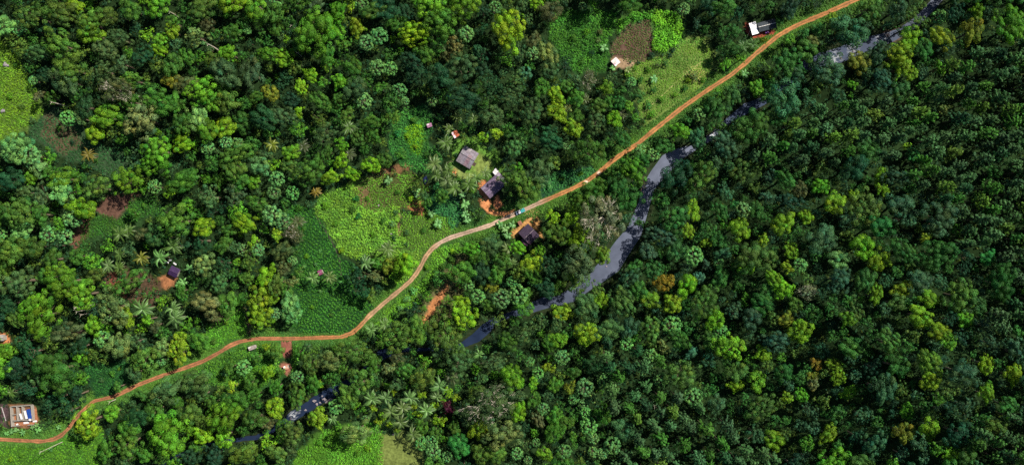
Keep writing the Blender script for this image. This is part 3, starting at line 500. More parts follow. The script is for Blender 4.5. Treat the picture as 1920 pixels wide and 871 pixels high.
# ------------------------------------------------------------------ trees one can tell apart: photo pixel of the crown, crown radius (pixels), colour and kind
TREES = '''1355,238,13,o 1305,266,14,g 1440,180,16,g 1492,138,18,k 1735,44,12,o 1200,418,11,g 1382,228,12,k 1545,92,12,o 700,672,14,g 665,705,16,o 860,655,16,g 820,650,18,k 530,800,14,g 1690,58,11,g 7,48,20,m 65,29,28,o 120,24,30,o 169,41,28,o 114,83,31,o 172,62,22,y 131,127,30,o 124,151,25,k 224,72,24,k 269,103,24,d 300,74,15,b 300,96,15,l 324,57,14,l 324,41,13,g 369,69,22,t 379,17,26,o 386,45,14,u 296,10,26,b 248,17,20,g 479,7,24,b 513,27,18,g 592,52,42,b 596,10,16,k 503,100,16,b 530,112,18,l 517,52,15,g 506,174,15,n 579,138,14,l 472,138,26,k 424,138,26,k 379,169,28,b 293,189,33,g 214,165,30,uW 203,220,24,b 269,224,33,t 176,248,20,l 300,283,32,b 341,269,20,l 372,220,22,m 389,245,22,b 424,238,20,l 430,193,22,o 424,267,12,m 446,268,10,m 493,220,24,d 530,218,25,k 613,248,22,k 34,276,30,m 637,155,16,b 444,290,26,o 510,272,14,nP 568,275,13,uP 165,290,14,aP 430,100,18,b 405,115,20,o 440,60,18,g 350,105,14,g 400,190,18,b 415,170,14,g 480,180,14,g 545,190,16,d 565,160,14,l 560,210,12,l 600,190,18,g 600,225,16,o 625,60,20,b 610,100,18,g 562,80,16,g 320,150,16,n 350,160,22,u 330,190,20,g 250,150,22,o 245,190,18,g 160,200,18,d 95,60,16,d 84,140,18,d 75,100,18,k 140,10,16,y 200,30,20,o 190,130,20,k 230,120,18,k 72,180,11,u 97,183,12,g 255,55,12,d 128,222,14,m 152,222,14,k 678,7,13,m 723,14,25,d 809,10,30,b 826,48,32,g 778,62,25,y 766,75,14,y 874,64,14,m 855,84,17,t 687,80,15,m 710,68,16,m 671,52,16,y 707,127,15,m 733,129,13,m 750,170,13,m 683,189,15,m 712,164,12,g 928,16,13,m 953,58,37,y 1005,10,14,l 1029,21,22,u 1026,103,20,t 1029,130,18,k 984,138,12,c 860,127,33,k 826,148,28,d 871,183,26,d 953,179,22,k 998,207,28,k 1043,180,17,y 1046,212,18,y 1074,241,17,y 1030,262,30,d 1153,224,15,l 1115,231,24,k 1105,148,15,uW 1098,186,11,uP 1167,214,10,uP 1132,90,10,mB 1150,127,8,mB 1177,131,8,tB 1226,148,9,mB 965,276,24,k 1101,282,30,g 1167,262,16,g 888,224,11,oP 841,241,11,gP 857,220,11,gP 836,268,16,oP 654,289,13,uP 654,238,15,oP 931,250,11,y 905,258,10,l 824,220,9,gB 736,220,13,o 695,227,18,g 655,10,12,y 700,20,20,g 745,45,18,g 760,20,16,d 645,85,16,o 660,125,20,g 640,185,14,g 650,215,14,o 668,260,16,o 700,255,14,g 795,100,18,g 770,115,24,d 780,140,20,d 838,105,14,u 905,20,16,d 905,55,14,d 900,100,18,d 905,130,16,d 920,155,20,d 975,100,16,k 1000,75,14,u 1000,100,12,m 1060,160,14,o 1080,185,16,g 1015,165,16,g 1060,205,12,t 1125,200,16,g 1145,190,14,g 1080,215,14,g 1135,165,14,b 1165,170,12,g 1160,195,14,g 720,300,14,g 695,310,16,l 660,325,14,l 752,290,12,g 640,300,14,l 1195,180,14,g 1180,200,12,b 870,258,9,o 890,262,9,o 1060,120,14,d 925,285,7,g 948,300,10,d 1332,8,20,d 1358,14,24,g 1411,83,12,gP 1394,86,12,gP 1397,138,9,mB 1442,138,9,y 1418,165,15,b 1373,179,18,g 1590,58,32,k 1631,17,28,o 1686,17,22,k 1707,34,18,o 1514,96,20,o 1525,80,14,t 1473,117,28,g 1607,117,20,n 1645,100,22,k 1683,103,25,y 1690,127,18,y 1707,72,20,l 1728,96,20,g 1762,72,20,y 1817,62,24,n 1776,90,18,k 1831,20,14,l 1790,24,20,d 1555,131,28,k 1566,140,14,o 1473,186,32,k 1597,158,10,b 1652,151,26,k 1762,127,12,b 1407,238,34,o 1345,203,26,g 1462,220,20,g 1274,248,17,b 1307,258,18,k 1772,207,14,t 1700,274,7,y 1624,282,22,g 1370,90,16,g 1372,60,14,g 1380,30,14,d 1443,12,13,g 1480,15,20,d 1352,62,13,g 1360,120,10,b 1462,40,8,g 1390,110,10,b 1432,75,8,y 1480,75,12,b 1505,65,12,g 1535,55,14,g 1560,35,12,y 1500,135,14,g 1445,160,14,g 1330,200,12,g 1310,215,12,m 1290,225,10,g 1350,175,10,b 1705,140,14,y 1740,180,14,g 1690,170,20,g 1570,180,14,k 1730,140,14,k 293,304,26,b 238,338,30,b 117,359,22,m 79,369,20,k 151,390,24,l 138,409,17,m 38,397,30,o 41,433,20,m 91,438,16,m 122,443,15,m 72,311,20,m 120,335,22,b 20,335,25,d 520,335,14,m 513,361,13,m 549,362,13,m 592,359,11,aP 510,404,18,m 530,416,15,m 331,414,33,o 382,424,20,l 558,417,14,uP 545,435,14,uW 461,417,20,l 475,452,12,l 582,321,27,o 437,311,28,o 486,311,20,m 393,369,22,k 444,362,22,k 379,452,24,d 418,459,16,g 324,462,17,oP 300,483,17,mP 224,476,14,oP 265,483,15,nP 203,497,14,mP 222,500,12,oP 224,438,16,oP 240,432,13,oP 382,493,25,t 355,503,10,mB 344,528,10,mB 335,534,9,mB 341,545,14,g 413,528,24,k 420,493,16,d 382,566,24,t 489,562,27,y 548,528,14,t 499,514,20,l 544,572,20,m 586,521,13,mP 618,519,14,tP 120,528,36,b 155,552,30,b 65,569,28,b 34,528,36,k 24,469,24,o 58,462,22,o 96,486,20,g 214,576,33,t 179,517,15,o 267,579,18,mP 324,579,15,mP 328,596,18,mP 530,469,18,u 468,490,18,o 555,445,14,u 520,440,12,y 290,440,20,k 270,440,14,u 310,445,16,g 560,510,10,g 465,520,14,o 440,510,10,g 435,460,14,k 430,430,14,g 450,340,18,g 410,340,14,g 360,330,18,g 375,400,10,g 340,340,22,g 290,350,12,m 475,340,14,b 540,310,14,o 500,290,14,k 545,285,16,b 620,330,16,l 600,300,14,g 615,285,14,g 640,270,12,b 20,290,14,m 60,335,14,b 55,290,18,m 90,320,14,g 480,380,16,g 420,390,12,d 250,400,10,g 85,520,16,g 12,500,16,o 20,410,18,g 40,360,16,k 145,480,14,g 350,460,10,d 400,590,14,u 455,560,14,g 520,530,18,o 530,505,14,u 508,560,14,l 535,545,14,g 290,610,14,u 814,307,17,tP 840,321,14,oP 819,330,13,oP 838,340,15,tP 852,352,16,oP 878,345,17,oP 893,335,14,oP 909,324,12,tP 726,466,17,tP 686,493,15,mP 728,338,10,mB 781,355,9,mB 781,366,7,mB 809,400,9,mB 821,419,11,mB 867,364,9,mB 872,383,11,mB 872,402,9,mB 876,412,8,mB 947,428,9,mB 952,441,9,mB 960,421,9,mB 995,528,9,mB 937,420,8,mB 953,466,13,tP 960,493,12,tP 786,345,14,o 982,352,31,o 1009,328,28,k 955,340,18,o 885,355,8,b 922,459,20,k 972,466,15,b 731,498,15,n 709,493,14,g 760,497,22,l 702,517,15,t 671,521,20,d 695,555,12,o 878,533,11,m 971,553,18,m 922,540,10,nS 895,555,14,m 1188,321,26,b 1155,345,20,g 1132,407,46,wW 1043,438,28,o 1088,448,26,l 1129,479,17,b 1088,490,30,k 1036,407,13,y 998,493,20,l 1029,497,22,d 1081,521,24,o 1205,343,11,uP 1263,407,30,g 1263,331,28,d 1236,441,26,k 1244,528,18,a 1167,566,26,o 1177,524,24,k 1057,583,20,y 1119,545,16,o 1130,560,16,l 1180,375,22,g 1160,360,18,g 1110,360,20,g 1085,385,22,g 1070,405,16,l 1175,410,14,k 1115,435,16,m 1105,455,12,m 900,480,20,g 880,465,16,b 940,490,18,g 900,510,20,d 930,515,16,g 1012,470,12,b 1000,520,16,g 1020,540,18,d 1045,540,14,g 940,560,18,m 915,575,14,o 865,565,14,l 850,600,16,g 980,575,20,g 990,550,12,g 1215,470,16,k 1190,500,14,g 1220,505,18,g 1270,470,20,g 1200,545,18,g 1220,560,20,l 1260,570,18,y 795,365,10,k 800,380,10,g 830,370,14,g 820,350,8,e 765,480,14,o 745,520,14,b 680,545,16,d 1205,300,14,g 1225,290,12,m 1200,280,10,m 1170,310,12,g 1150,320,9,g 1130,345,14,g 1245,275,16,g 695,617,14,mP 721,607,13,tP 697,748,16,mP 723,745,14,mP 769,745,16,mP 733,771,17,tP 755,764,15,tP 800,769,15,mP 824,723,17,mP 847,709,14,uP 819,743,12,mP 750,791,16,tP 774,814,16,tP 864,769,14,mP 898,664,11,mP 840,764,13,r 867,592,30,l 750,630,32,o 785,615,24,o 833,630,33,o 661,660,30,o 857,678,33,k 926,678,22,k 960,705,24,b 767,698,18,g 795,705,22,o 678,719,28,o 650,740,20,o 984,623,22,k 1053,669,14,m 993,678,9,m 1009,698,11,m 1028,690,11,y 1046,636,16,b 1098,626,24,l 1174,645,12,m 1219,666,13,m 1260,609,17,m 1245,648,14,t 1134,712,14,m 1239,712,14,m 1095,726,17,m 1076,748,10,m 1095,757,10,m 1109,745,10,m 1098,774,11,m 1103,798,16,m 1112,821,10,m 1112,847,10,m 1148,834,16,m 1129,850,10,m 1019,766,12,m 1058,845,13,m 1067,726,12,n 922,757,42,kW 895,805,20,y 860,833,22,e 812,847,14,m 809,826,12,m 838,855,10,m 1005,829,8,m 969,850,11,m 990,862,8,m 822,788,13,l 929,853,20,o 671,809,24,t 943,812,33,t 900,740,20,o 970,770,18,l 1000,750,14,g 1040,720,14,g 1000,720,12,b 1075,700,14,g 1030,645,14,g 950,640,20,g 1015,600,16,k 1045,605,16,k 700,690,14,g 730,690,14,t 745,670,14,u 745,720,14,k 700,700,12,k 790,740,9,y 775,760,8,y 735,730,9,y 760,722,8,b 840,735,9,y 855,745,8,y 873,755,7,y 785,775,9,y 718,780,9,l 710,790,8,y 730,795,7,y 745,805,6,y 830,750,7,b 815,760,8,l 700,765,8,y 790,800,14,g 815,810,14,g 790,830,12,m 850,800,14,g 880,780,18,k 1010,790,14,u 1040,780,16,g 1040,810,18,g 1060,790,14,g 1075,820,10,g 1020,850,14,b 900,850,18,o 1473,599,15,n 1500,623,24,l 1366,647,28,l 1334,640,20,g 1666,643,25,o 1742,678,24,b 1745,716,20,y 1803,698,26,k 1845,681,17,y 1900,705,18,y 1652,729,28,k 1690,729,18,o 1745,805,22,l 1555,816,17,y 1569,709,16,y 1531,681,11,a 1524,705,10,n 1524,719,12,t 1452,826,20,l 1431,764,26,o 1693,812,22,n 1380,698,22,o 1600,654,24,g 1300,743,18,m 1297,661,12,c 1724,592,22,l 1428,664,16,l 1910,623,13,g 1859,643,18,k 1604,588,20,o 1340,600,18,l 1350,620,14,m 1410,600,20,k 1380,725,14,y 1420,715,18,b 1470,700,20,g 1480,720,16,k 1475,745,12,l 1500,740,14,b 1560,680,14,y 1600,670,16,k 1590,735,14,l 1640,690,24,d 1700,770,14,b 1620,780,18,k 1520,770,18,k 1590,600,16,b 1810,760,20,k 1850,740,16,l 1870,800,18,o 1890,760,18,g 1780,850,16,l 1810,600,16,b 1763,620,20,y 1780,640,16,b 1652,424,23,e 1621,466,24,l 1649,486,20,y 1500,497,13,m 1574,488,20,m 1518,548,15,wW 1693,545,18,y 1745,559,20,l 1414,483,36,o 1400,500,16,l 1387,428,22,l 1735,445,10,y 1566,380,22,l 1483,380,24,d 1676,335,26,k 1600,318,26,d 1573,524,28,k 1624,524,22,g 1728,528,26,k 1852,483,16,e 1907,448,12,g 1545,448,30,k 1469,417,22,l 1442,545,16,g 1318,331,30,o 1397,321,26,o 1511,407,14,l 1473,338,20,g 1376,383,9,e 1325,565,28,o 1287,538,20,l 1690,386,28,k 1862,324,14,g 1710,293,14,e 1834,575,18,g 1590,410,18,k 1640,555,16,l 1680,568,18,o 1300,395,16,l 1290,430,14,y 1325,455,10,y 1300,480,18,m 1310,520,12,c 1350,520,18,g 1350,450,16,g 1355,475,14,k 1360,360,18,k 1350,400,18,g 1420,395,16,g 1440,370,16,k 1450,440,14,k 1430,450,12,y 1480,470,16,y 1475,500,12,y 1450,520,18,l 1470,540,18,l 1490,570,14,o 1600,365,10,y 1650,330,14,l 1655,355,12,l 1540,350,16,b 1500,355,14,u 1445,330,12,k 1700,410,20,k 79,592,38,b 238,595,16,y 269,671,27,o 338,654,25,y 303,650,16,t 375,636,20,g 220,647,24,t 103,695,42,g 362,716,28,k 317,733,28,k 165,791,31,y 210,774,14,b 458,688,14,m 517,660,16,o 617,678,24,t 581,681,18,o 558,740,24,o 489,592,25,y 548,588,18,m 596,788,19,y 623,785,11,mP 310,812,42,b 241,833,28,o 200,847,16,g 424,778,34,b 358,774,20,o 441,750,24,g 479,785,20,g 517,764,18,l 551,812,26,o 458,850,24,o 403,853,24,d 355,853,24,d 276,599,13,b 193,636,15,m 145,661,15,b 45,640,18,d 599,719,8,l 85,710,26,k 30,690,22,d 60,660,20,d 130,625,26,u 150,650,18,d 10,660,16,b 255,640,18,k 250,700,14,k 270,740,14,g 260,780,20,d 240,800,22,g 290,770,20,g 340,780,14,g 330,750,14,g 380,740,14,k 400,755,16,g 435,725,12,y 470,715,14,g 500,700,14,l 520,725,14,g 430,690,12,g 480,670,12,g 500,650,8,l 380,790,16,o 480,740,14,g 500,790,14,u 380,815,18,l 370,835,14,g 520,850,18,o 545,840,16,k 300,850,18,g 270,850,16,g 525,695,9,g 560,660,12,g 575,650,10,k 640,690,12,g 420,820,18,b 145,740,18,d 110,745,16,d 90,760,14,d 130,770,16,d 590,720,16,g 30,600,18,o 10,570,18,d 20,735,11,oP 220,725,10,g 30,805,6,mB 22,808,7,mB 42,810,7,mB 60,800,6,mB 68,796,6,mB 70,806,7,mB 110,800,6,mB 12,812,6,mB'''
LAND = [('the grey-roofed house', 877, 292), ('the dark-roofed house beside the road', 926, 356), ('the plum-roofed house below the road', 990, 437), ('the white-roofed shed', 1411, 52), ('the brown dug plot', 1190, 80),
        ('the white-grey hut roof', 1155, 115), ('the big bare grey tree', 1132, 407), ('the lime crop field', 655, 420), ('the tea field', 600, 545), ('the unroofed building', 42, 778), ('the hut with the orange yard', 325, 505),
        ('the foaming rapids', 553, 776), ('the tan grass clearing', 755, 840), ('the widest river bend', 1165, 475), ('the narrow river pool', 905, 625), ('the little pink hut', 599, 511), ('the reddish soil patch', 830, 545),
        ('the blue truck', 976, 396), ('the upper river reach', 1600, 92), ('the pale river pool', 1260, 300), ('the left road bend', 450, 638), ('the left grass slope', 30, 160), ('the lone orange tree', 1244, 528), ('the maroon tree', 840, 764),
        ('the giant yellow-green crown', 953, 58), ('the sunlit meadow', 1290, 120), ('the bare brown patch', 220, 385), ('the emerald-green crown', 1652, 424), ('the twin lime crowns', 1635, 475), ('the large bright-green crown', 592, 52),
        ('the bare thicket tree', 922, 757), ('the orange-brown crown', 1693, 812), ('the yellow crown by the upper river', 1683, 103), ('the lime crown near the right edge', 1742, 678), ('the tan-flowering crown', 269, 224), ('the round pale crown', 1500, 497), ('the bare upper-left tree', 214, 165), ('the lower roadside crown', 165, 791), ('the lower right corner', 1900, 860), ('the upper right corner', 1900, 10), ('the right edge of the forest', 1900, 400), ('the upper left corner', 15, 10), ('the lower middle pine stand', 1290, 820), ('the orange leafed tree', 1473, 599), ('the pine slope', 1780, 300), ('the small grey hut', 470, 652)]
DIRS = ['right of', 'up-right of', 'above', 'up-left of', 'left of', 'down-left of', 'below', 'down-right of']
def where(px, py):
    L = sorted(LAND, key=lambda l: math.hypot(l[1] - px, l[2] - py)); L = [l for l in L if math.hypot(l[1] - px, l[2] - py) > 9][0]
    a = math.atan2(-(L[2] - py) * -1 * -1, 0) if False else math.atan2(L[2] - py, px - L[1]); k = int(round(a / (math.pi / 4))) % 8
    return L[0], DIRS[k], math.hypot(L[1] - px, L[2] - py)
KINDN = {'broad': ('broadleaf_tree', 'broadleaf tree', 'tree'), 'big': ('broadleaf_tree', 'broadleaf tree', 'tree'), 'fine': ('fine_leaved_tree', 'fine-leaved tree', 'tree'), 'round': ('round_crowned_tree', 'round-crowned tree', 'tree'),
         'pine': ('pine_tree', 'feathery pine', 'tree'), 'palm': ('palm_tree', 'coconut palm', 'palm'), 'banana': ('banana_plant', 'banana plant', 'plant'), 'bare': ('bare_tree', 'half-bare tree', 'tree')}
GROUP = {'fine_leaved_tree': 'fine leaved trees', 'broadleaf_tree': 'broadleaf trees of the forest', 'understory_tree': 'small trees between the tall crowns', 'round_crowned_tree': 'round pale crowned trees', 'pine_tree': 'feathery pines of the plantation', 'palm_tree': 'coconut palms around the huts', 'banana_plant': 'banana plants near the houses', 'bare_tree': 'half bare trees', 'dead_tree': 'dead pale trunks'}
SIZES = {'broad': [3.0, 4.6, 6.0], 'big': [8.0, 10.5], 'fine': [4.6, 8.0], 'round': [2.8, 4.2], 'pine': [3.0, 3.9], 'palm': [4.4], 'banana': [2.5], 'bare': [4.0, 6.0, 9.0]}
PLACED = []      # px, py, r of every crown
pending = []     # (root, label base, landmark distance)
def place(kind, px, py, r, cc, rs, name=None):
    r = float(r)
    Rm = r * .28 * (.97 if kind != 'palm' else 1); size = min(SIZES[kind], key=lambda s: abs(math.log(s / max(Rm, .5)))); var = rs.randint(0, 4 if kind in ('broad', 'pine', 'round') else 3)
    cm, tm, Rp, hc = proto(kind, size, var); s = Rm / Rp
    if kind == 'palm': s = np.clip(r / 15.5, .7, 1.2) * 1.05
    elif kind == 'banana': s = r * .28 / 2.5
    h0 = float(height(np.array([px]), np.array([py]))[0]); s *= (CAM_H - h0 - hc * .8) / CAM_H * 1.04; sz = s * rs.uniform(.9, 1.12)
    for _ in range(2):
        zc = h0 + hc * sz; k = (CAM_H - zc) / FPX; X, Y = (px - 960) * k, (435.5 - py) * k; kk = (CAM_H - h0) / FPX
        h0 = float(height(np.array([X / kk + 960]), np.array([435.5 - Y / kk]))[0])
    nm, words, cat = KINDN[kind]
    if name: nm, words = name
    e = link(bpy.data.objects.new(nm, None)); e.location = (X, Y, h0); e.rotation_euler = (0, 0, rs.uniform(0, 6.28)); an = rs.uniform(.82, 1.22) if kind not in ('palm', 'banana', 'round') else 1.0; e.scale = (s * an, s / an, sz); e.empty_display_size = .5
    base, cw = COL[cc]; c = np.array(base) * (1.3 if kind == 'pine' else 1.0) * rs.uniform(.82, 1.18) * (1 + rs.normal(size=3) * .07)
    if kind == 'palm': c = c * (.45 if cc not in 'nua' else .8) + np.array([.075, .12, .025]) * (.6 if cc not in 'nua' else .1)
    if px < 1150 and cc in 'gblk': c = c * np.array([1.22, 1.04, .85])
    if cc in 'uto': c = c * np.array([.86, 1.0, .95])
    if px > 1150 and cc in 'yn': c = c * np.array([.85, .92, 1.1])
    if px > 1150 and cc in 'gkdo': c = c * (np.array([.82, .92, 1.15]) if kind != 'pine' else np.array([1.05, 1.0, .95]))  # right side: darker, bluer tone of shade put into the leaf colour
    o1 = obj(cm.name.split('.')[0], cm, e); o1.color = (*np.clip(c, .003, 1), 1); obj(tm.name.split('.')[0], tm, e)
    e['category'] = cat; e['group'] = GROUP[nm]
    sw = 'huge' if r > 30 else 'large' if r > 22 else 'medium' if r > 15 else 'small' if r > 10 else 'tiny'
    if kind == 'palm': sw = 'wide' if r > 15 else 'slim'
    if cc in 'na' and kind == 'palm': cw = 'dry orange'
    if cc == 'u' and kind == 'palm': cw = 'withered brown'
    if cc == 'w' : cw = 'grey'
    lm, d, dist = where(px, py); pending.append((e, f'{sw} {cw} {words}', d, lm, dist)); return e
rs = np.random.RandomState(2024)
SUF = {'P': 'palm', 'B': 'banana', 'W': 'bare', 'S': 'broad'}
LIST = []
for t in TREES.split():
    a, b_, r, c = t.split(','); a, b_, r = float(a), float(b_), float(r); k = SUF.get(c[1:]) if len(c) > 1 else None
    if k is None: k = 'round' if (c[0] == 'm' and r <= 18) else 'big' if r >= 25 and c[0] not in 'kd' else 'fine' if (c[0] in 'kd' and rs.rand() < .6) or (c[0] in 'ot' and rs.rand() < .3) else 'broad'
    LIST.append((a, b_, r, c[0], k))
for l in LIST: PLACED.append(l[:3])
SHRUBS = [(1200,150,7,'g'),(1216,130,6,'b'),(1225,168,7,'g'),(1232,122,6,'u'),(1248,118,7,'o'),(1256,104,5,'d'),(1240,185,7,'b'),(1215,200,8,'g'),(1222,215,8,'b'),(1298,140,9,'t'),(1303,148,7,'t'),(1290,150,6,'y'),(1285,165,6,'g'),(1265,178,6,'l'),(1318,150,6,'b'),(1330,120,5,'g'),(1190,128,5,'b'),(1178,140,7,'l'),(1196,118,4,'d'),(1222,101,5,'d'),(1262,94,5,'d'),(668,372,6,'e'),(663,392,7,'g'),(672,405,6,'e'),(735,420,7,'m'),(720,412,6,'g'),(742,398,5,'k'),(700,440,6,'b'),(628,420,6,'b'),(610,385,7,'b'),(640,470,6,'l'),(738,445,6,'d'),(762,436,6,'k'),(770,372,6,'y'),(745,360,5,'g'),(690,372,5,'b'),(795,430,6,'g'),(600,470,4,'m'),(640,530,4,'m'),(655,545,3.5,'m'),(600,545,4,'m'),(585,575,4,'b'),(620,590,4,'g'),(575,480,5,'b'),(560,390,7,'g'),(560,408,6,'k'),(570,430,5,'g'),(592,495,4,'m'),(570,500,4,'m'),(800,500,6,'b'),(775,545,7,'m'),(765,560,7,'m'),(750,578,6,'m'),(742,590,7,'g'),(725,598,5,'b'),(848,470,6,'l'),(858,540,5,'u'),(830,500,6,'g'),(818,520,5,'k'),(850,512,4,'b'),(30,120,5,'g'),(18,180,6,'b'),(40,200,6,'o'),(25,95,5,'d'),(60,225,7,'k'),(110,240,5,'g'),(135,265,5,'d'),(180,300,6,'g'),(215,430,6,'g'),(240,400,5,'d'),(270,385,6,'g'),(425,605,4,'b'),(445,600,4,'g'),(40,850,5,'b'),(95,842,4,'m'),(150,845,5,'g'),(20,860,5,'l'),(600,830,6,'b'),(640,825,7,'o'),(690,840,7,'l'),(670,850,6,'b'),(855,290,4,'d'),(930,300,7,'g'),(922,318,5,'o'),(860,335,5,'g'),(918,280,5,'d'),(1075,70,7,'g'),(1100,60,7,'b'),(1110,100,7,'d'),(1090,115,6,'g'),(1125,60,6,'u'),(1122,75,5,'t'),(765,255,6,'y'),(780,275,5,'y'),(775,225,7,'g'),(745,250,7,'e'),(800,290,6,'g'),(400,640,6,'g'),(480,690,6,'b'),(500,668,6,'g'),(420,700,6,'m'),(1030,350,6,'m'),(1055,335,6,'g'),(1090,325,5,'b'),(210,700,6,'g'),(190,712,5,'k'),(225,690,4,'b')]
KINDN['shrub'] = ('shrub', 'shrub', 'shrub'); GROUP['shrub'] = 'shrubs in the clearings'; SIZES['shrub'] = [1.6]
for a, b_, r, c in SHRUBS: place('shrub', a, b_, r, c, rs)
# ------------------------------------------------------------------ the rest of the forest
HOLES = [f[2] for f in FIELDS] + CLEAR + [[(838,258),(880,255),(942,288),(950,330),(880,345),(838,330)], [(890,345),(950,318),(966,345),(955,398),(900,398)], [(960,400),(1010,388),(1022,440),(1015,462),(965,450)], [(1395,35),(1458,30),(1460,66),(1400,74)], [(0,748),(76,748),(125,790),(90,822),(0,822)], [(290,505),(345,488),(345,540),(300,548)], [(1140,100),(1200,100),(1200,132),(1145,132)], [(590,500),(612,500),(612,522),(590,522)]]
PINES = [[(1430,225),(1480,200),(1560,190),(1640,170),(1700,150),(1760,120),(1840,90),(1980,40),(1980,560),(1880,520),(1820,470),(1770,400),(1700,330),(1640,300),(1560,320),(1480,300),(1430,300),(1340,345),(1290,340),(1330,290),(1400,270)], [(1130,640),(1200,640),(1270,700),(1330,760),(1400,800),(1480,871),(1500,960),(1160,960),(1150,860),(1175,800),(1130,740)], [(1840,800),(1980,760),(1980,960),(1800,960)], [(1860,560),(1980,580),(1980,680),(1880,640)]]
def free(px, py, r, over):
    A = np.array(PLACED); d = np.hypot(A[:, 0] - px, A[:, 1] - py)
    if (d < over * (A[:, 2] + r)).any(): return False
    return True
cand_r = [(33, 260, .76), (27, 500, .76), (21, 900, .76), (16, 1600, .76), (13, 3000, .76), (10, 5000, .80), (7.5, 5000, .84)]
FILL = []
for r0, m, ov in cand_r:
    xs = rs.uniform(-55, 1975, m); ys = rs.uniform(-55, 926, m)
    dR, _, wR = poly_dist(xs, ys, RIVER); dD = poly_dist(xs, ys, ROAD)[0]; hid = in_any(xs, ys, RIV_HIDDEN)
    isp = in_any(xs, ys, PINES)
    hole = in_any(xs, ys, HOLES)
    for dx, dy in ((.7, 0), (-.7, 0), (0, .7), (0, -.7)): hole |= in_any(xs + dx * r0, ys + dy * r0, HOLES)
    ok = ~hole & ((dR > wR + r0 * .5) | (hid & (rs.rand(m) < .7) & (dR > wR * .35))) & (dD > 9 + r0 * 1.25)
    for x, y, p in zip(xs[ok], ys[ok], isp[ok]):
        rr = r0 * rs.uniform(.85, 1.15)
        if p: rr = min(rr, rs.uniform(10.5, 16)); 
        if 1268 < x < 1350 and y < 100 and rr > 12: continue
        if p and r0 < 8: continue
        if not free(x, y, rr, ov if not p else .84): continue
        if p: k, c = 'pine', rs.choice(list('kkkgkkgod'), p=None)
        elif rs.rand() < .06 and rr < 14: k, c = 'round', 'm'
        else:
            left = x < 900; u = rs.rand(); c = ('gggbbookglbd' if left else 'ggggkkoogbdk')[int(u * 12)]; k = 'fine' if c in 'kd' and rs.rand() < .5 else 'broad'
        PLACED.append((x, y, rr)); FILL.append((x, y, rr, c, k))
pines = sorted([f for f in FILL if f[4] == 'pine'], key=lambda f: -f[2]); ind = set()
bl = sorted([(l[2], 1, l) for l in LIST if l[4] in ('broad', 'big')] + [(f[2] * .98, 0, (f[0], f[1], f[2], f[3], 'big' if f[2] > 24 else 'broad')) for f in FILL if f[4] == 'broad'], key=lambda q: -q[0])
for q in bl[:300]: place(q[2][4], *q[2][:4], rs); ind.add(q[2][:2])
for l in LIST:
    if l[:2] in ind and l[4] in ('broad', 'big'): continue
    place(l[4], l[0], l[1], l[2], l[3], rs, name=('understory_tree', 'understory tree') if l[4] in ('broad', 'big') else None)
for f in pines[:300]: ind.add(f[:2]); place('pine', f[0], f[1], f[2], f[3], rs)
for f in [f for f in FILL if f[4] == 'fine'][:150] + [f for f in FILL if f[4] == 'round'][:60]: ind.add(f[:2]); place(f[4], f[0], f[1], f[2], f[3], rs)
rest = [f for f in FILL if f[:2] not in ind]
# beyond the frame
ox = rs.uniform(-260, 2180, 5200); oy = rs.uniform(-230, 1100, 5200); outm = (ox < -40) | (ox > 1960) | (oy < -40) | (oy > 911)
for x, y in zip(ox[outm], oy[outm]):
    if poly_dist([x], [y], ROAD)[0][0] < 25 or poly_dist([x], [y], RIVER)[0][0] < 30: continue
    if free(x, y, 17, .8): PLACED.append((x, y, 17)); rest.append((x, y, 17, rs.choice(list('gggkod')), 'pine' if x > 1960 else 'broad'))
print('individual', len(pending), 'fill', len(rest), 'pines', len(pines))
LOW = {}
def low(kind, v):
    if (kind, v) not in LOW:
        if kind == 'pine': V, c, C = crown_pine(3.5, 10.5, 500 + v, .6); LOW[kind, v] = (V + (0, 0, 7.0), c, 3.5, 12.5)
        else:
            R = 4.2; V, c, C = crown_broad(R, 600 + v, .55, 'round' if kind == 'round' else 'broad'); LOW[kind, v] = (V + (0, 0, 8.5), c, R, 8.5)
    return LOW[kind, v]
VV = {'pine': [], 'x': []}; CCc = {'pine': [], 'x': []}
for x, y, r, c, k in rest:
    V, cc, Rp, hc = low(k, rs.randint(0, 4)); s = r * .28 / Rp * (CAM_H - float(height(np.array([x]), np.array([y]))[0]) - 9) / CAM_H; sz = min(s, 1.0) * rs.uniform(.8, 1.1) if k != 'pine' else s; h0 = float(height(np.array([x]), np.array([y]))[0]); kk = (CAM_H - h0 - hc * sz) / FPX
    a = rs.uniform(0, 6.28); R2 = np.array([[math.cos(a), math.sin(a), 0], [-math.sin(a), math.cos(a), 0], [0, 0, 1]])
    VV['pine' if k == 'pine' else 'x'].append((V * (s, s, sz)) @ R2 + ((x - 960) * kk, (435.5 - y) * kk, h0)); b0 = np.array(COL[c][0]) * rs.uniform(.75, 1.15) * (np.array([1.3, 1.2, 1.15]) if k == 'pine' else np.array([.82, .92, 1.15]) if x > 1150 else 1); CCc['pine' if k == 'pine' else 'x'].append(cc * b0)  # right-hand broadleaf crowns get the same shade tone in their colour
for key, nm, lb in (('x', 'forest', 'dense mixed small trees filling the forest between the larger crowns'), ('pine', 'pine_wood', 'smaller feathery pines filling the plantation between the taller ones')):
    V = np.concatenate(VV[key]); obj(nm, mesh_from(nm, V, F4n(len(V)), np.concatenate(CCc[key]), mat=M['leaf']), label=lb, category='forest', kind='stuff')
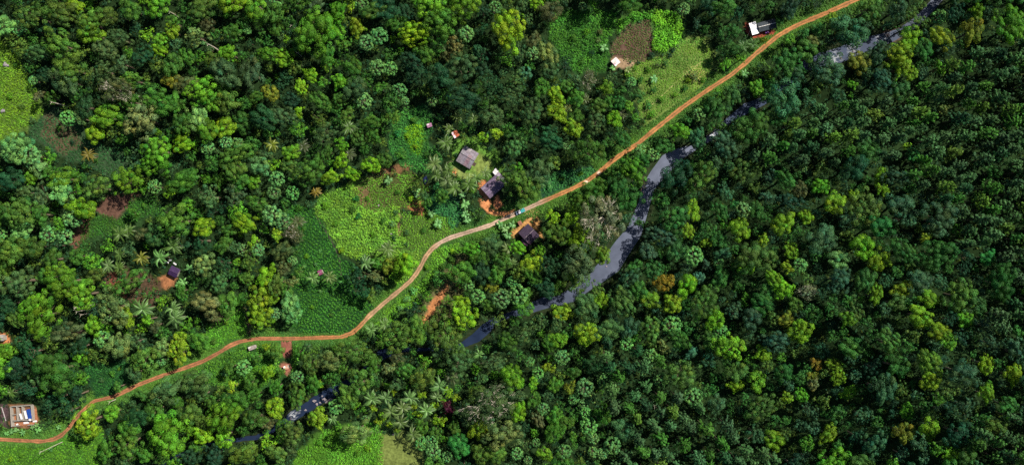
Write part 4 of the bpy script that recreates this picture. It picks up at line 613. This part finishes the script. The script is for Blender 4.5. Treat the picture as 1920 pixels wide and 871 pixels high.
# dead pale trunks: photo pixel of the top, height, radius
for x, y, h, r in [(389,82,15,.30),(95,191,13,.22),(318,22,9,.2),(545,47,9,.2),(138,577,19,.22),(142,584,17,.2),(150,590,15,.18),(73,848,19,.16),(205,753,6,.2),(556,98,8,.18),(1228,762,12,.16),(1325,540,9,.16)]:
    h0 = float(height(np.array([x]), np.array([y]))[0]); k = (CAM_H - h0 - h) / FPX
    e = link(bpy.data.objects.new('dead_tree', None)); e.location = ((x - 960) * k, (435.5 - y) * k, h0); e['category'] = 'tree'; e['group'] = GROUP['dead_tree']
    b_, q = tube([(0, 0, -1), (.15, .1, h * .5), (0, 0, h)], [r * 1.3, r, r * .5], 6); obj('trunk', mesh_from('trunk', b_, q, mat=M['pale_bark']), e)
    ps = [tube([(0, 0, h * t), (math.cos(a) * 1.2, math.sin(a) * 1.2, h * t + .9)], [r * .4, r * .15], 4) for t, a in ((.8, .4), (.88, 2.6), (.93, 4.5))]
    b_, q = join(ps); obj('branch_stubs', mesh_from('branch_stubs', b_, q, mat=M['pale_bark']), e)
    lm, d, dist = where(x, y); pending.append((e, 'dead bare trunk', d, lm, dist))
# labels: look, then where it stands; those that still read alike are ranked by distance
ORD = ['nearest', 'second nearest', 'third nearest', 'fourth nearest', 'fifth nearest', 'sixth nearest', 'seventh nearest', 'eighth nearest']
from collections import defaultdict

# ------------------------------------------------------------------ buildings
def box(x0, x1, y0, y1, z0, z1):
    V = [(x, y, z) for z in (z0, z1) for y in (y0, y1) for x in (x0, x1)]
    return np.array(V, float), np.array([(0, 2, 3, 1), (4, 5, 7, 6), (0, 1, 5, 4), (2, 6, 7, 3), (0, 4, 6, 2), (1, 3, 7, 5)])
def bmesh_box(name, boxes, mat, parent=None, col=None, **k):
    V, Q = join([box(*b) for b in boxes]); cc = None
    if col is not None: cc = np.repeat(np.array(col, float), 8, 0)
    return obj(name, mesh_from(name, V, Q, cc, mat=mat), parent, **k)
MW = plain('plaster', (.27, .245, .22), .9, .35, 2); MD = plain('dark_wood', (.05, .03, .025), .8); MG = plain('window_glass', (.02, .03, .035), .15, .1)
MR = plain('roof_sheet', (0, 0, 0), .65, .42, 1.1, attr=True); MWH = plain('white_sheet', (.52, .51, .53), .5, .12, 1.2); MBR = plain('brick', (.30, .11, .06), .9, .3, 4)
def frame_at(cs, zr):
    """four photo corners of a roof at height zr over the ground -> empty location, yaw, length, width"""
    cx = sum(c[0] for c in cs) / 4; cy = sum(c[1] for c in cs) / 4; h = float(height(np.array([cx]), np.array([cy]))[0]); k = (CAM_H - h - zr) / FPX
    P = [((c[0] - 960) * k, (435.5 - c[1]) * k) for c in cs]; u = ((P[1][0] - P[0][0]) + (P[2][0] - P[3][0])) / 2, ((P[1][1] - P[0][1]) + (P[2][1] - P[3][1])) / 2
    v = ((P[3][0] - P[0][0]) + (P[2][0] - P[1][0])) / 2, ((P[3][1] - P[0][1]) + (P[2][1] - P[1][1])) / 2
    return ((cx - 960) * k, (435.5 - cy) * k, h), math.atan2(u[1], u[0]), math.hypot(*u), math.hypot(*v)
def house(name, label, cs, base, patches, pitch=.32, wall=2.6, nx=5, ny=3, mat=MW, ridge=None, seed=0, group=None, over=.45):
    """gable house; ridge runs along the first edge; the roof is laid in nx sheets per slope and ny rows"""
    loc, yaw, L, Wd = frame_at(cs, wall + .5); e = link(bpy.data.objects.new(name, None)); e.location = loc; e.rotation_euler = (0, 0, yaw); tag(e, label, 'house' if 'house' in name else 'hut', group)
    rs = np.random.RandomState(seed + 5); hl, hw = L / 2, Wd / 2; wl, ww = hl - over, hw - over; rz = wall + pitch * hw
    # walls with gables
    wz = wall + pitch * over
    wv = [(-wl, -ww, -.6), (wl, -ww, -.6), (wl, ww, -.6), (-wl, ww, -.6), (-wl, -ww, wz), (wl, -ww, wz), (wl, ww, wz), (-wl, ww, wz), (-wl, 0, rz - .03), (wl, 0, rz - .03)]
    obj('wall', mesh_from('wall', wv, F=[(0, 1, 5, 4), (2, 3, 7, 6), (1, 2, 6, 9, 5), (3, 0, 4, 8, 7)], mat=mat), e)
    parts = []; cols = []
    for sgn in (-1, 1):
        for i in range(nx):
            for j in range(ny):
                x0 = -hl + L * i / nx; x1 = -hl + L * (i + 1) / nx - .012; a0 = hw * j / ny; a1 = hw * (j + 1) / ny + .06; lift = .012 * (ny - j) + rs.uniform(0, .008)
                z0, z1 = rz - pitch * a0 + lift, rz - pitch * a1 + lift; y0, y1 = sgn * a0, sgn * a1
                V = np.array([(x0, y0, z0), (x1, y0, z0), (x1, y1, z1), (x0, y1, z1), (x0, y0, z0 - .04), (x1, y0, z0 - .04), (x1, y1, z1 - .04), (x0, y1, z1 - .04)])
                parts.append((V, np.array([(0, 1, 2, 3), (7, 6, 5, 4), (0, 4, 5, 1), (1, 5, 6, 2), (2, 6, 7, 3), (3, 7, 4, 0)])))
                c = np.array(base) * rs.uniform(.88, 1.08) * (1 + rs.normal(size=3) * .02)
                if (sgn, i, j) in patches: c = np.array(patches[(sgn, i, j)])
                cols.append(np.repeat(c[None], 8, 0))
    V, Q = join(parts); roof = obj('roof', mesh_from('roof', V, Q, np.concatenate(cols), mat=MR), e)
    rc = ridge or tuple(np.array(base) * .5); tv, tq = tube([(-hl, 0, rz + .10), (hl, 0, rz + .10)], [.13, .13], 6)
    obj('ridge_cap', mesh_from('ridge_cap', tv, tq, np.repeat(np.array([rc]), len(tv), 0), mat=MR), roof)
    dr = bmesh_box('door', [(-.45, .45, -ww - .05, -ww + .02, -.1, 2.0)], MD, e); bmesh_box('handle', [(.28, .36, -ww - .09, -ww - .052, .9, 1.0)], MWH, dr)
    for x in (-wl * .6, wl * .6):
        wf = bmesh_box('window', [(x - .5, x + .5, -ww - .06, -ww + .02, .95, 1.9)], MD, e); bmesh_box('pane', [(x - .42, x + .42, -ww - .075, -ww - .062, 1.02, 1.83)], MG, wf)
    return e, L, Wd, rz
G = (.17, .15, .18)
e, L, Wd, rz = house('house', 'square grey sheet-roofed house standing alone on the oval lawn', [(870.6,271),(897,287.5),(882,316.5),(856,302)], G, {(1, 2, 0): (.19, .13, .15), (-1, 2, 0): (.20, .14, .16), (-1, 2, 1): (.16, .10, .13), (-1, 2, 2): (.17, .12, .14), (1, 0, 2): (.15, .15, .16), (-1, 3, 0): (.17, .17, .19), (1, 1, 2): (.26, .24, .25)}, pitch=.17, wall=2.7, nx=4, ny=3)
bmesh_box('porch_roof', [(L / 2 - .3, L / 2 + 1.4, -2.4, -.4, 2.5, 2.58)], MD, e)
e, L, Wd, rz = house('house', 'long dark-roofed house on bare orange soil beside the palms', [(903,349),(937,323),(951,341),(917,375)], (.115, .085, .14), {(1, 4, 0): (.28, .20, .20), (1, 5, 1): (.26, .22, .28), (-1, 5, 1): (.5, .46, .52), (1, 0, 1): (.17, .14, .2)}, pitch=.30, wall=2.7, nx=6, ny=2, ridge=(.32, .28, .34), seed=2)
an = bmesh_box('annex', [(L / 2 - 2.2, L / 2 - .2, Wd / 2 - .3, Wd / 2 + 2.0, -.6, 2.2)], MW, e); bmesh_box('annex_roof', [(L / 2 - 2.5, L / 2 - 1.2, Wd / 2 - .28, Wd / 2 + 2.3, 2.203, 2.28), (L / 2 - 1.1, L / 2 + .2, Wd / 2 + .4, Wd / 2 + 2.6, 2.21, 2.29)], MWH, an)
e, L, Wd, rz = house('house', 'plum-dark gabled house below the road near the blue truck', [(971,436),(991,419),(1011,441),(994,459)], (.038, .024, .048), {(-1, 0, 1): (.10, .05, .08)}, pitch=.34, wall=2.7, nx=5, ny=2, ridge=(.30, .24, .27), seed=4)
bmesh_box('lean_to_roof', [(-L / 2 - 1.8, -L / 2 + .1, -Wd / 2 + .5, .6, 2.0, 2.07)], plain('lean_to_sheet', (.09, .035, .07), .6), e)
bmesh_box('lean_to_post', [(-L / 2 - 1.7, -L / 2 - 1.6, -Wd / 2 + .6, -Wd / 2 + .7, -.5, 2.0)], MD, e)
e, L, Wd, rz = house('house', 'dark blue-grey gabled house with white ridge beside the white shed', [(1420,43),(1453,35),(1457,51),(1424,60)], (.016, .026, .036), {}, pitch=.30, wall=2.8, nx=5, ny=2, ridge=(.75, .73, .72), seed=6)
e, L, Wd, rz = house('shed_hut', 'bright white flat-roofed shed touching the dark blue-grey house', [(1405,43.7),(1417.8,39.7),(1423,61.8),(1411,65.4)], (.80, .80, .84), {}, pitch=.03, wall=2.6, nx=2, ny=2, ridge=(.8, .8, .84), seed=7, over=.3)
e['category'] = 'shed'
e, L, Wd, rz = house('hut', 'small pinkish white hut at the lower corner of the brown plot', [(1146,115),(1155,106.5),(1164,116),(1154,124)], (.66, .56, .56), {(-1, 0, 0): (.35, .25, .27)}, pitch=.08, wall=2.2, nx=3, ny=2, ridge=(.6, .5, .5), seed=8, over=.2)
e, L, Wd, rz = house('hut', 'dark violet-roofed hut with an orange yard among yellow palms', [(321,497),(337,505),(330,521),(314,513)], (.030, .012, .055), {}, pitch=.25, wall=2.4, nx=4, ny=2, ridge=(.06, .03, .09), seed=9)
e, L, Wd, rz = house('hut', 'tiny hut with half pink and half orange roof near the lawn', [(846,249),(856,243),(862,253),(852,259)], (.40, .10, .05), {(-1, 0, 0): (.75, .55, .62), (1, 0, 0): (.75, .55, .62)}, pitch=.18, wall=2.0, nx=3, ny=1, ridge=(.5, .12, .06), seed=10, over=.2)
e, L, Wd, rz = house('hut', 'tiny mauve-roofed hut in the shaded thicket left of the palms', [(799,233),(808,230),(811,236),(802,239)], (.30, .14, .24), {(1, 0, 0): (.55, .40, .5)}, pitch=.2, wall=2.0, nx=2, ny=1, ridge=(.3, .14, .24), seed=11, over=.15)
e, L, Wd, rz = house('hut', 'tiny magenta-roofed hut between two palms in the tea field', [(594,508),(602,505),(606,512),(598,516)], (.18, .04, .10), {}, pitch=.2, wall=2.0, nx=2, ny=1, ridge=(.4, .2, .3), seed=12, over=.15)
e, L, Wd, rz = house('hut', 'small grey plank hut just below the left road bend', [(464,651),(477,646),(480,652),(467,657)], (.26, .22, .21), {(1, 0, 0): (.5, .48, .46)}, pitch=.15, wall=2.0, nx=3, ny=1, ridge=(.2, .17, .16), seed=13, over=.15)
e, L, Wd, rz = house('hut', 'small tan hut in the reddish clearing south of the left road', [(530,687),(538,684),(541,690),(533,694)], (.42, .22, .16), {(1, 0, 0): (.7, .6, .55)}, pitch=.15, wall=1.9, nx=2, ny=1, ridge=(.5, .4, .35), seed=14, over=.15)
e, L, Wd, rz = house('hut', 'rusty round-looking hut between banana plants and the blue truck', [(970,416),(976,413),(980,419),(974,423)], (.22, .09, .06), {}, pitch=.35, wall=1.9, nx=2, ny=1, ridge=(.3, .14, .1), seed=15, over=.15)
e, L, Wd, rz = house('hut', 'grey-roofed hut on orange soil cut by the left picture edge', [(-6,628),(5,627),(7,638),(-5,639)], (.30, .28, .27), {}, pitch=.2, wall=2.3, nx=3, ny=2, ridge=(.2, .18, .18), seed=16, over=.2)
# the unroofed building: floor slabs, walls of rooms, sheets and a blue tarpaulin
loc, yaw, L, Wd = frame_at([(18,761),(63,758),(66,797),(22,800)], 2.2)
e = link(bpy.data.objects.new('unfinished_building', None)); e.location = loc; e.rotation_euler = (0, 0, yaw); tag(e, 'unroofed brick and plaster building with open rooms beside banana plants', 'building')
hl, hw = L / 2, abs(Wd) / 2
ORA = plain('brick_dust_floor', (.27, .11, .055), .95, .4, 1.2); bmesh_box('floor_slab', [(-hl, hl, -hw, hw, -.6, .12)], ORA, e)
def wbox(x0, y0, x1, y1, h=2.4, t=.26):
    return (min(x0, x1) - t / 2 * (x0 == x1), max(x0, x1) + t / 2 * (x0 == x1), min(y0, y1) - t / 2 * (y0 == y1), max(y0, y1) + t / 2 * (y0 == y1), .1, h)
WL = [(-hl + .2, -hw + .2, -hl + .2, hw - .2, 2.5), (-hl + .35, hw - .2, hl - 1.5, hw - .2, 2.45), (hl - 1.35, -hw + 2.6, hl - 1.35, hw - .35, 2.4), (-hl + .35, -hw + 3.1, hl - 1.5, -hw + 3.1, 2.3), (-hl + 3.4, -hw + 3.25, -hl + 3.4, hw - .35, 2.42), (-hl + 6.2, -hw + 3.25, -hl + 6.2, hw - .35, 2.38), (-hl + .35, 0.9, -hl + 2.2, .9, 2.28), (-hl + .35, -hw + .2, -hl + 3.2, -hw + .2, 1.2), (hl - 4.6, -hw + .2, hl - 1.6, -hw + .2, 1.1)]
for (x0, y0, x1, y1, h) in WL: bmesh_box('wall', [wbox(x0, y0, x1, y1, h)], MW, e)
def sheet(label, cat, name, x, y, z, lx, ly, mat, tilt=.05, rz_=0, g=None):
    c, s = math.cos(yaw), math.sin(yaw); t = bmesh_box(name, [(-lx / 2, lx / 2, -ly / 2, ly / 2, 0, .07)], mat, None, label=label, category=cat)
    t.location = (loc[0] + c * x - s * y, loc[1] + s * x + c * y, loc[2] + z); t.rotation_euler = (tilt, 0, yaw + rz_)
    if g: t['group'] = g
    return t
BLU = plain('blue_tarpaulin', (.012, .045, .23), .4, .3, 2)
sheet('deep blue tarpaulin stretched over the right room of the unroofed building', 'tarpaulin', 'tarpaulin', hl - 2.4, .9, 2.6, 2.1, 5.0, BLU, .03, .1)
gs = 'pale roofing sheets on the unroofed building'
sheet('long cream roofing sheet lying left of the blue tarpaulin', 'roofing sheet', 'roofing_sheet', hl - 4.2, .6, 2.65, 1.3, 4.4, MWH, .03, .16, gs)
sheet('cream roofing sheet between the orange room and the tarpaulin', 'roofing sheet', 'roofing_sheet', -hl + 5.6, -.1, 2.55, 1.2, 3.2, MWH, .02, .2, gs)
sheet('white roofing sheet lying flat along the front orange floor', 'roofing sheet', 'roofing_sheet', .4, -hw + 1.4, .3, 2.9, 1.0, MWH, .03, .05, gs)
sheet('short white sheet at the lower right corner of the orange floor', 'roofing sheet', 'roofing_sheet', hl - 1.2, -hw + 1.9, .35, 2.2, .9, MWH, .03, .05, gs)
sheet('small white sheet under the lower end of the tarpaulin', 'roofing sheet', 'roofing_sheet', hl - 2.2, -hw + 3.3, 2.6, 1.2, 1.1, MWH, .03, -.1, gs)
sheet('small square white sheet at the lower left corner of the building', 'roofing sheet', 'roofing_sheet', -hl + 1.8, -hw + .9, .3, 1.2, .8, MWH, .03, .2, gs)
# grey plank leaning beside it, and the pole by the white shed
def pole(name, label, cat, x0, y0, x1, y1, z0, z1, r, mat):
    a = P3(x0, y0, z0); b_ = P3(x1, y1, z1); v, q = tube([a, (a + b_) / 2, b_], [r, r, r * .9], 7); m = (a + b_) / 2; o = obj(name, mesh_from(name, v - m, q, mat=mat), label=label, category=cat); o.location = m; return o
pole('timber_pole', 'long grey timber lying on dark soil left of the unroofed building', 'pole', 3, 762, 11, 788, .25, .25, .22, plain('grey_timber', (.30, .27, .28)))
pole('bamboo_pole', 'thin pinkish pole leaning beside the white shed', 'pole', 1400.5, 70, 1407, 56, .3, 2.2, .10, plain('pole_wood', (.55, .36, .30)))
for i, (x, y, a, s, lb) in enumerate([(313, 491, -.4, 1.0, 'white metal sheet leaning nearest the pale palm above the violet-roofed hut'), (319, 487.5, .1, .7, 'short cream sheet, topmost above the violet-roofed hut'), (328, 494, -.6, .9, 'bluish white sheet at the upper edge of the violet-roofed hut')]):
    p = P3(x, y, 2.0 if i < 2 else 3.0); t = bmesh_box('metal_sheet', [(-1.0 * s, 1.0 * s, -.38, .38, 0, .04)], MWH, None, label=lb, category='sheet', group='loose sheets by the violet hut'); t.location = p; t.rotation_euler = (.06, 0, a)
# laundry and bucket by the dark blue-grey house
lp = P3(1437.5, 61.5, .05); PK = plain('pink_cloth', (.75, .30, .62), .8); t = link(bpy.data.objects.new('laundry_rack', None)); t.location = lp; t.rotation_euler = (0, 0, .2); tag(t, 'pink and purple laundry drying on a rack below the dark blue-grey house', 'laundry')
bmesh_box('rack_frame', [(-1.2, 1.2, -.03, .03, .95, 1.0), (-1.2, -1.14, -.4, .4, 0, .949), (1.14, 1.2, -.4, .4, 0, .949)], MD, t); bmesh_box('cloth', [(.1, .9, -.5, .5, 1.003, 1.05)], PK, t); bmesh_box('cloth', [(-.9, -.1, -.4, .45, 1.004, 1.04)], plain('purple_cloth', (.16, .05, .30), .8), t)

# ------------------------------------------------------------------ truck on the road
a = P3(968, 400); b_ = P3(984, 392.5); ang = math.atan2(b_[1] - a[1], b_[0] - a[0]); c0 = P3(976, 396.3, .13)
tr = link(bpy.data.objects.new('pickup_truck', None)); tr.location = c0; tr.rotation_euler = (0, 0, ang); tag(tr, 'small truck with pale blue cab and teal cargo bed driving on the road', 'truck')
BP = plain('pale_blue_paint', (.38, .48, .62), .35, .08, 3, spec=.5); TP = plain('teal_cover', (.02, .23, .24), .6, .15, 3); TY = plain('tyre_rubber', (.02, .02, .02), .9)
def hull(name, prof, hw_, mat, par, bev=.06):
    import bmesh
    bm = bmesh.new(); A = [bm.verts.new((x, -hw_, z)) for x, z in prof]; B = [bm.verts.new((x, hw_, z)) for x, z in prof]; n_ = len(prof)
    bm.faces.new(A); bm.faces.new(B[::-1]); [bm.faces.new((A[i], B[i], B[(i + 1) % n_], A[(i + 1) % n_])) for i in range(n_)]
    bmesh.ops.recalc_face_normals(bm, faces=bm.faces); bmesh.ops.bevel(bm, geom=bm.edges[:], offset=bev, segments=2, affect='EDGES'); me = bpy.data.meshes.new(name); bm.to_mesh(me); bm.free(); me.materials.append(mat); return obj(name, me, par)
hull('body', [(-2.5, .45), (-2.5, 1.0), (-.6, 1.0), (-.55, 1.95), (-1.0 + .1, 2.0)][:0] + [(-2.5, .45), (-2.5, .98), (-1.75, 1.12), (-1.25, 1.9), (-.1, 1.95), (0, 1.0), (2.4, 1.0), (2.4, .45)], .88, BP, tr)
bmesh_box('cargo_bed', [(.1, 2.42, -.9, .9, 1.003, 1.75)], TP, tr); bmesh_box('bed_rail', [(.06, 2.46, -.95, -.902, 1.5, 1.84), (.06, 2.46, .902, .95, 1.5, 1.84), (2.43, 2.5, -.9, .9, 1.4, 1.84)], BP, tr)
bmesh_box('roof_panel', [(-1.18, -.15, -.72, .72, 1.962, 2.0)], MWH, tr)
ws = bmesh_box('windscreen', [(-.38, .38, -.74, .74, 0, .03)], MG, tr); ws.location = (-1.56, 0, 1.51); ws.rotation_euler = (0, -1.0, 0)
for y in (-.9, .88): bmesh_box('side_window', [(-1.15, -.2, y, y + .02, 1.3, 1.78)], MG, tr)
for x in (-1.75, 1.6):
    for y in (-.86, .86):
        v, q = tube([(0, -.11, 0), (0, .11, 0)], [.38, .38], 14); v2, q2 = tube([(0, -.111, 0), (0, -.112, 0), (0, .111, 0), (0, .112, 0)], [.0, .38, .38, .0], 14); v, q = join([(v, q), (v2, q2)]); wh = obj('wheel', mesh_from('wheel', v, q, mat=TY), tr); wh.location = (x, y, .38)
        v, q = tube([(0, -.13, 0), (0, -.131, 0), (0, .13, 0), (0, .131, 0)], [.0, .2, .2, .0], 10); obj('rim', mesh_from('rim', v, q, mat=MWH), wh)
for y in (-.62, .62): bmesh_box('headlight', [(-2.56, -2.49, y - .14, y + .14, .68, .88)], MWH, tr)

# ------------------------------------------------------------------ rocks
def rock(x, y, r, c, label, dz=0.0, group='rocks in the river', seed=0, water=True):
    import bmesh
    rs = np.random.RandomState(seed); bm = bmesh.new(); bmesh.ops.create_icosphere(bm, subdivisions=3, radius=1)
    off = rs.uniform(0, 9, 3)
    for v in bm.verts:
        p = np.array(v.co); f = 1 + .28 * math.sin(3 * p[0] + off[0]) * math.cos(2.5 * p[1] + off[1]) + .12 * math.sin(7 * p[2] + off[2] + 4 * p[0]); v.co = (p[0] * r * f * 1.15, p[1] * r * f * .85, p[2] * r * .65 * f)
    me = bpy.data.meshes.new('rock'); bm.to_mesh(me); bm.free(); me.materials.append(ROCKM[c]); h = -.9 if water else float(height(np.array([x]), np.array([y]))[0]); k = (CAM_H - h) / FPX
    o = obj('rock', me, label=label, category='rock', group=group); o.location = ((x - 960) * k, (435.5 - y) * k, h + dz); o.rotation_euler = (0, 0, rs.uniform(0, 6)); return o
ROCKM = {'p': plain('pale_rock', (.20, .17, .19), .85, .35, 2), 'g': plain('grey_rock', (.20, .18, .20), .9, .4, 1.5), 'd': plain('dark_rock', (.05, .045, .06), .9, .4, 1.5)}
RK = [(589,751,1.1,'p'),(594,757,.9,'p'),(600,754,.7,'g'),(608,748,1.2,'p'),(613,752,1.3,'p'),(618,757,1.1,'g'),(620,749,1.5,'p'),(604,742,.7,'g'),(573,768,.8,'g'),(545,784,.9,'d'),(1325,254,1.1,'p'),(1337,249,.9,'g'),(1553,112,.9,'g'),(1561,118,.8,'p'),(1539,112,1.0,'g'),(1577,109,.8,'g'),(1600,97,.8,'g'),(1663,66,1.6,'p'),(1651,76,1.1,'g'),(1207,352,1.2,'g'),(1206,362,1.0,'p'),(1137,499,.6,'p')]
for i, (x, y, r, c) in enumerate(RK):
    lm, d, dist = where(x, y); o = rock(x, y, r * .7, c, '', seed=i); pending.append((o, {'p': 'pale', 'g': 'grey', 'd': 'dark'}[c] + (' large' if r > 1.15 else ' small' if r < .85 else '') + ' river rock', d, lm, dist))
for i, (x, y, r, c, lb) in enumerate([(12,122,2.2,'g','big grey boulder on the left grass slope, uppermost one'), (6,208,1.6,'g','grey boulder low on the left grass slope'), (733,438,1.1,'g','grey boulder at the right edge of the lime crop field'), (741,712,1.2,'d','dark rock beside the pale grass north of the tan clearing'), (737,813,1.1,'d','black rock on the edge of the tan grass clearing'), (710,385,.7,'p','pinkish stone among the diagonal crop rows')]):
    rock(x, y, r * .6, c, lb, .2, 'boulders on the fields', 50 + i, False)
for i, (x, y, r, c) in enumerate(RK): pass
bk = defaultdict(list)
for p in pending: bk[(p[1], p[2], p[3])].append(p)
for (a_, d, lm), L in bk.items():
    L.sort(key=lambda p: p[4])
    for i, p in enumerate(L):
        p[0]['label'] = f'{a_} {d} {lm}' if len(L) == 1 else f'{a_} {d} {lm}, {ORD[i]}' if i < 8 else f'{a_} {d} {lm}, beyond the eight nearest'
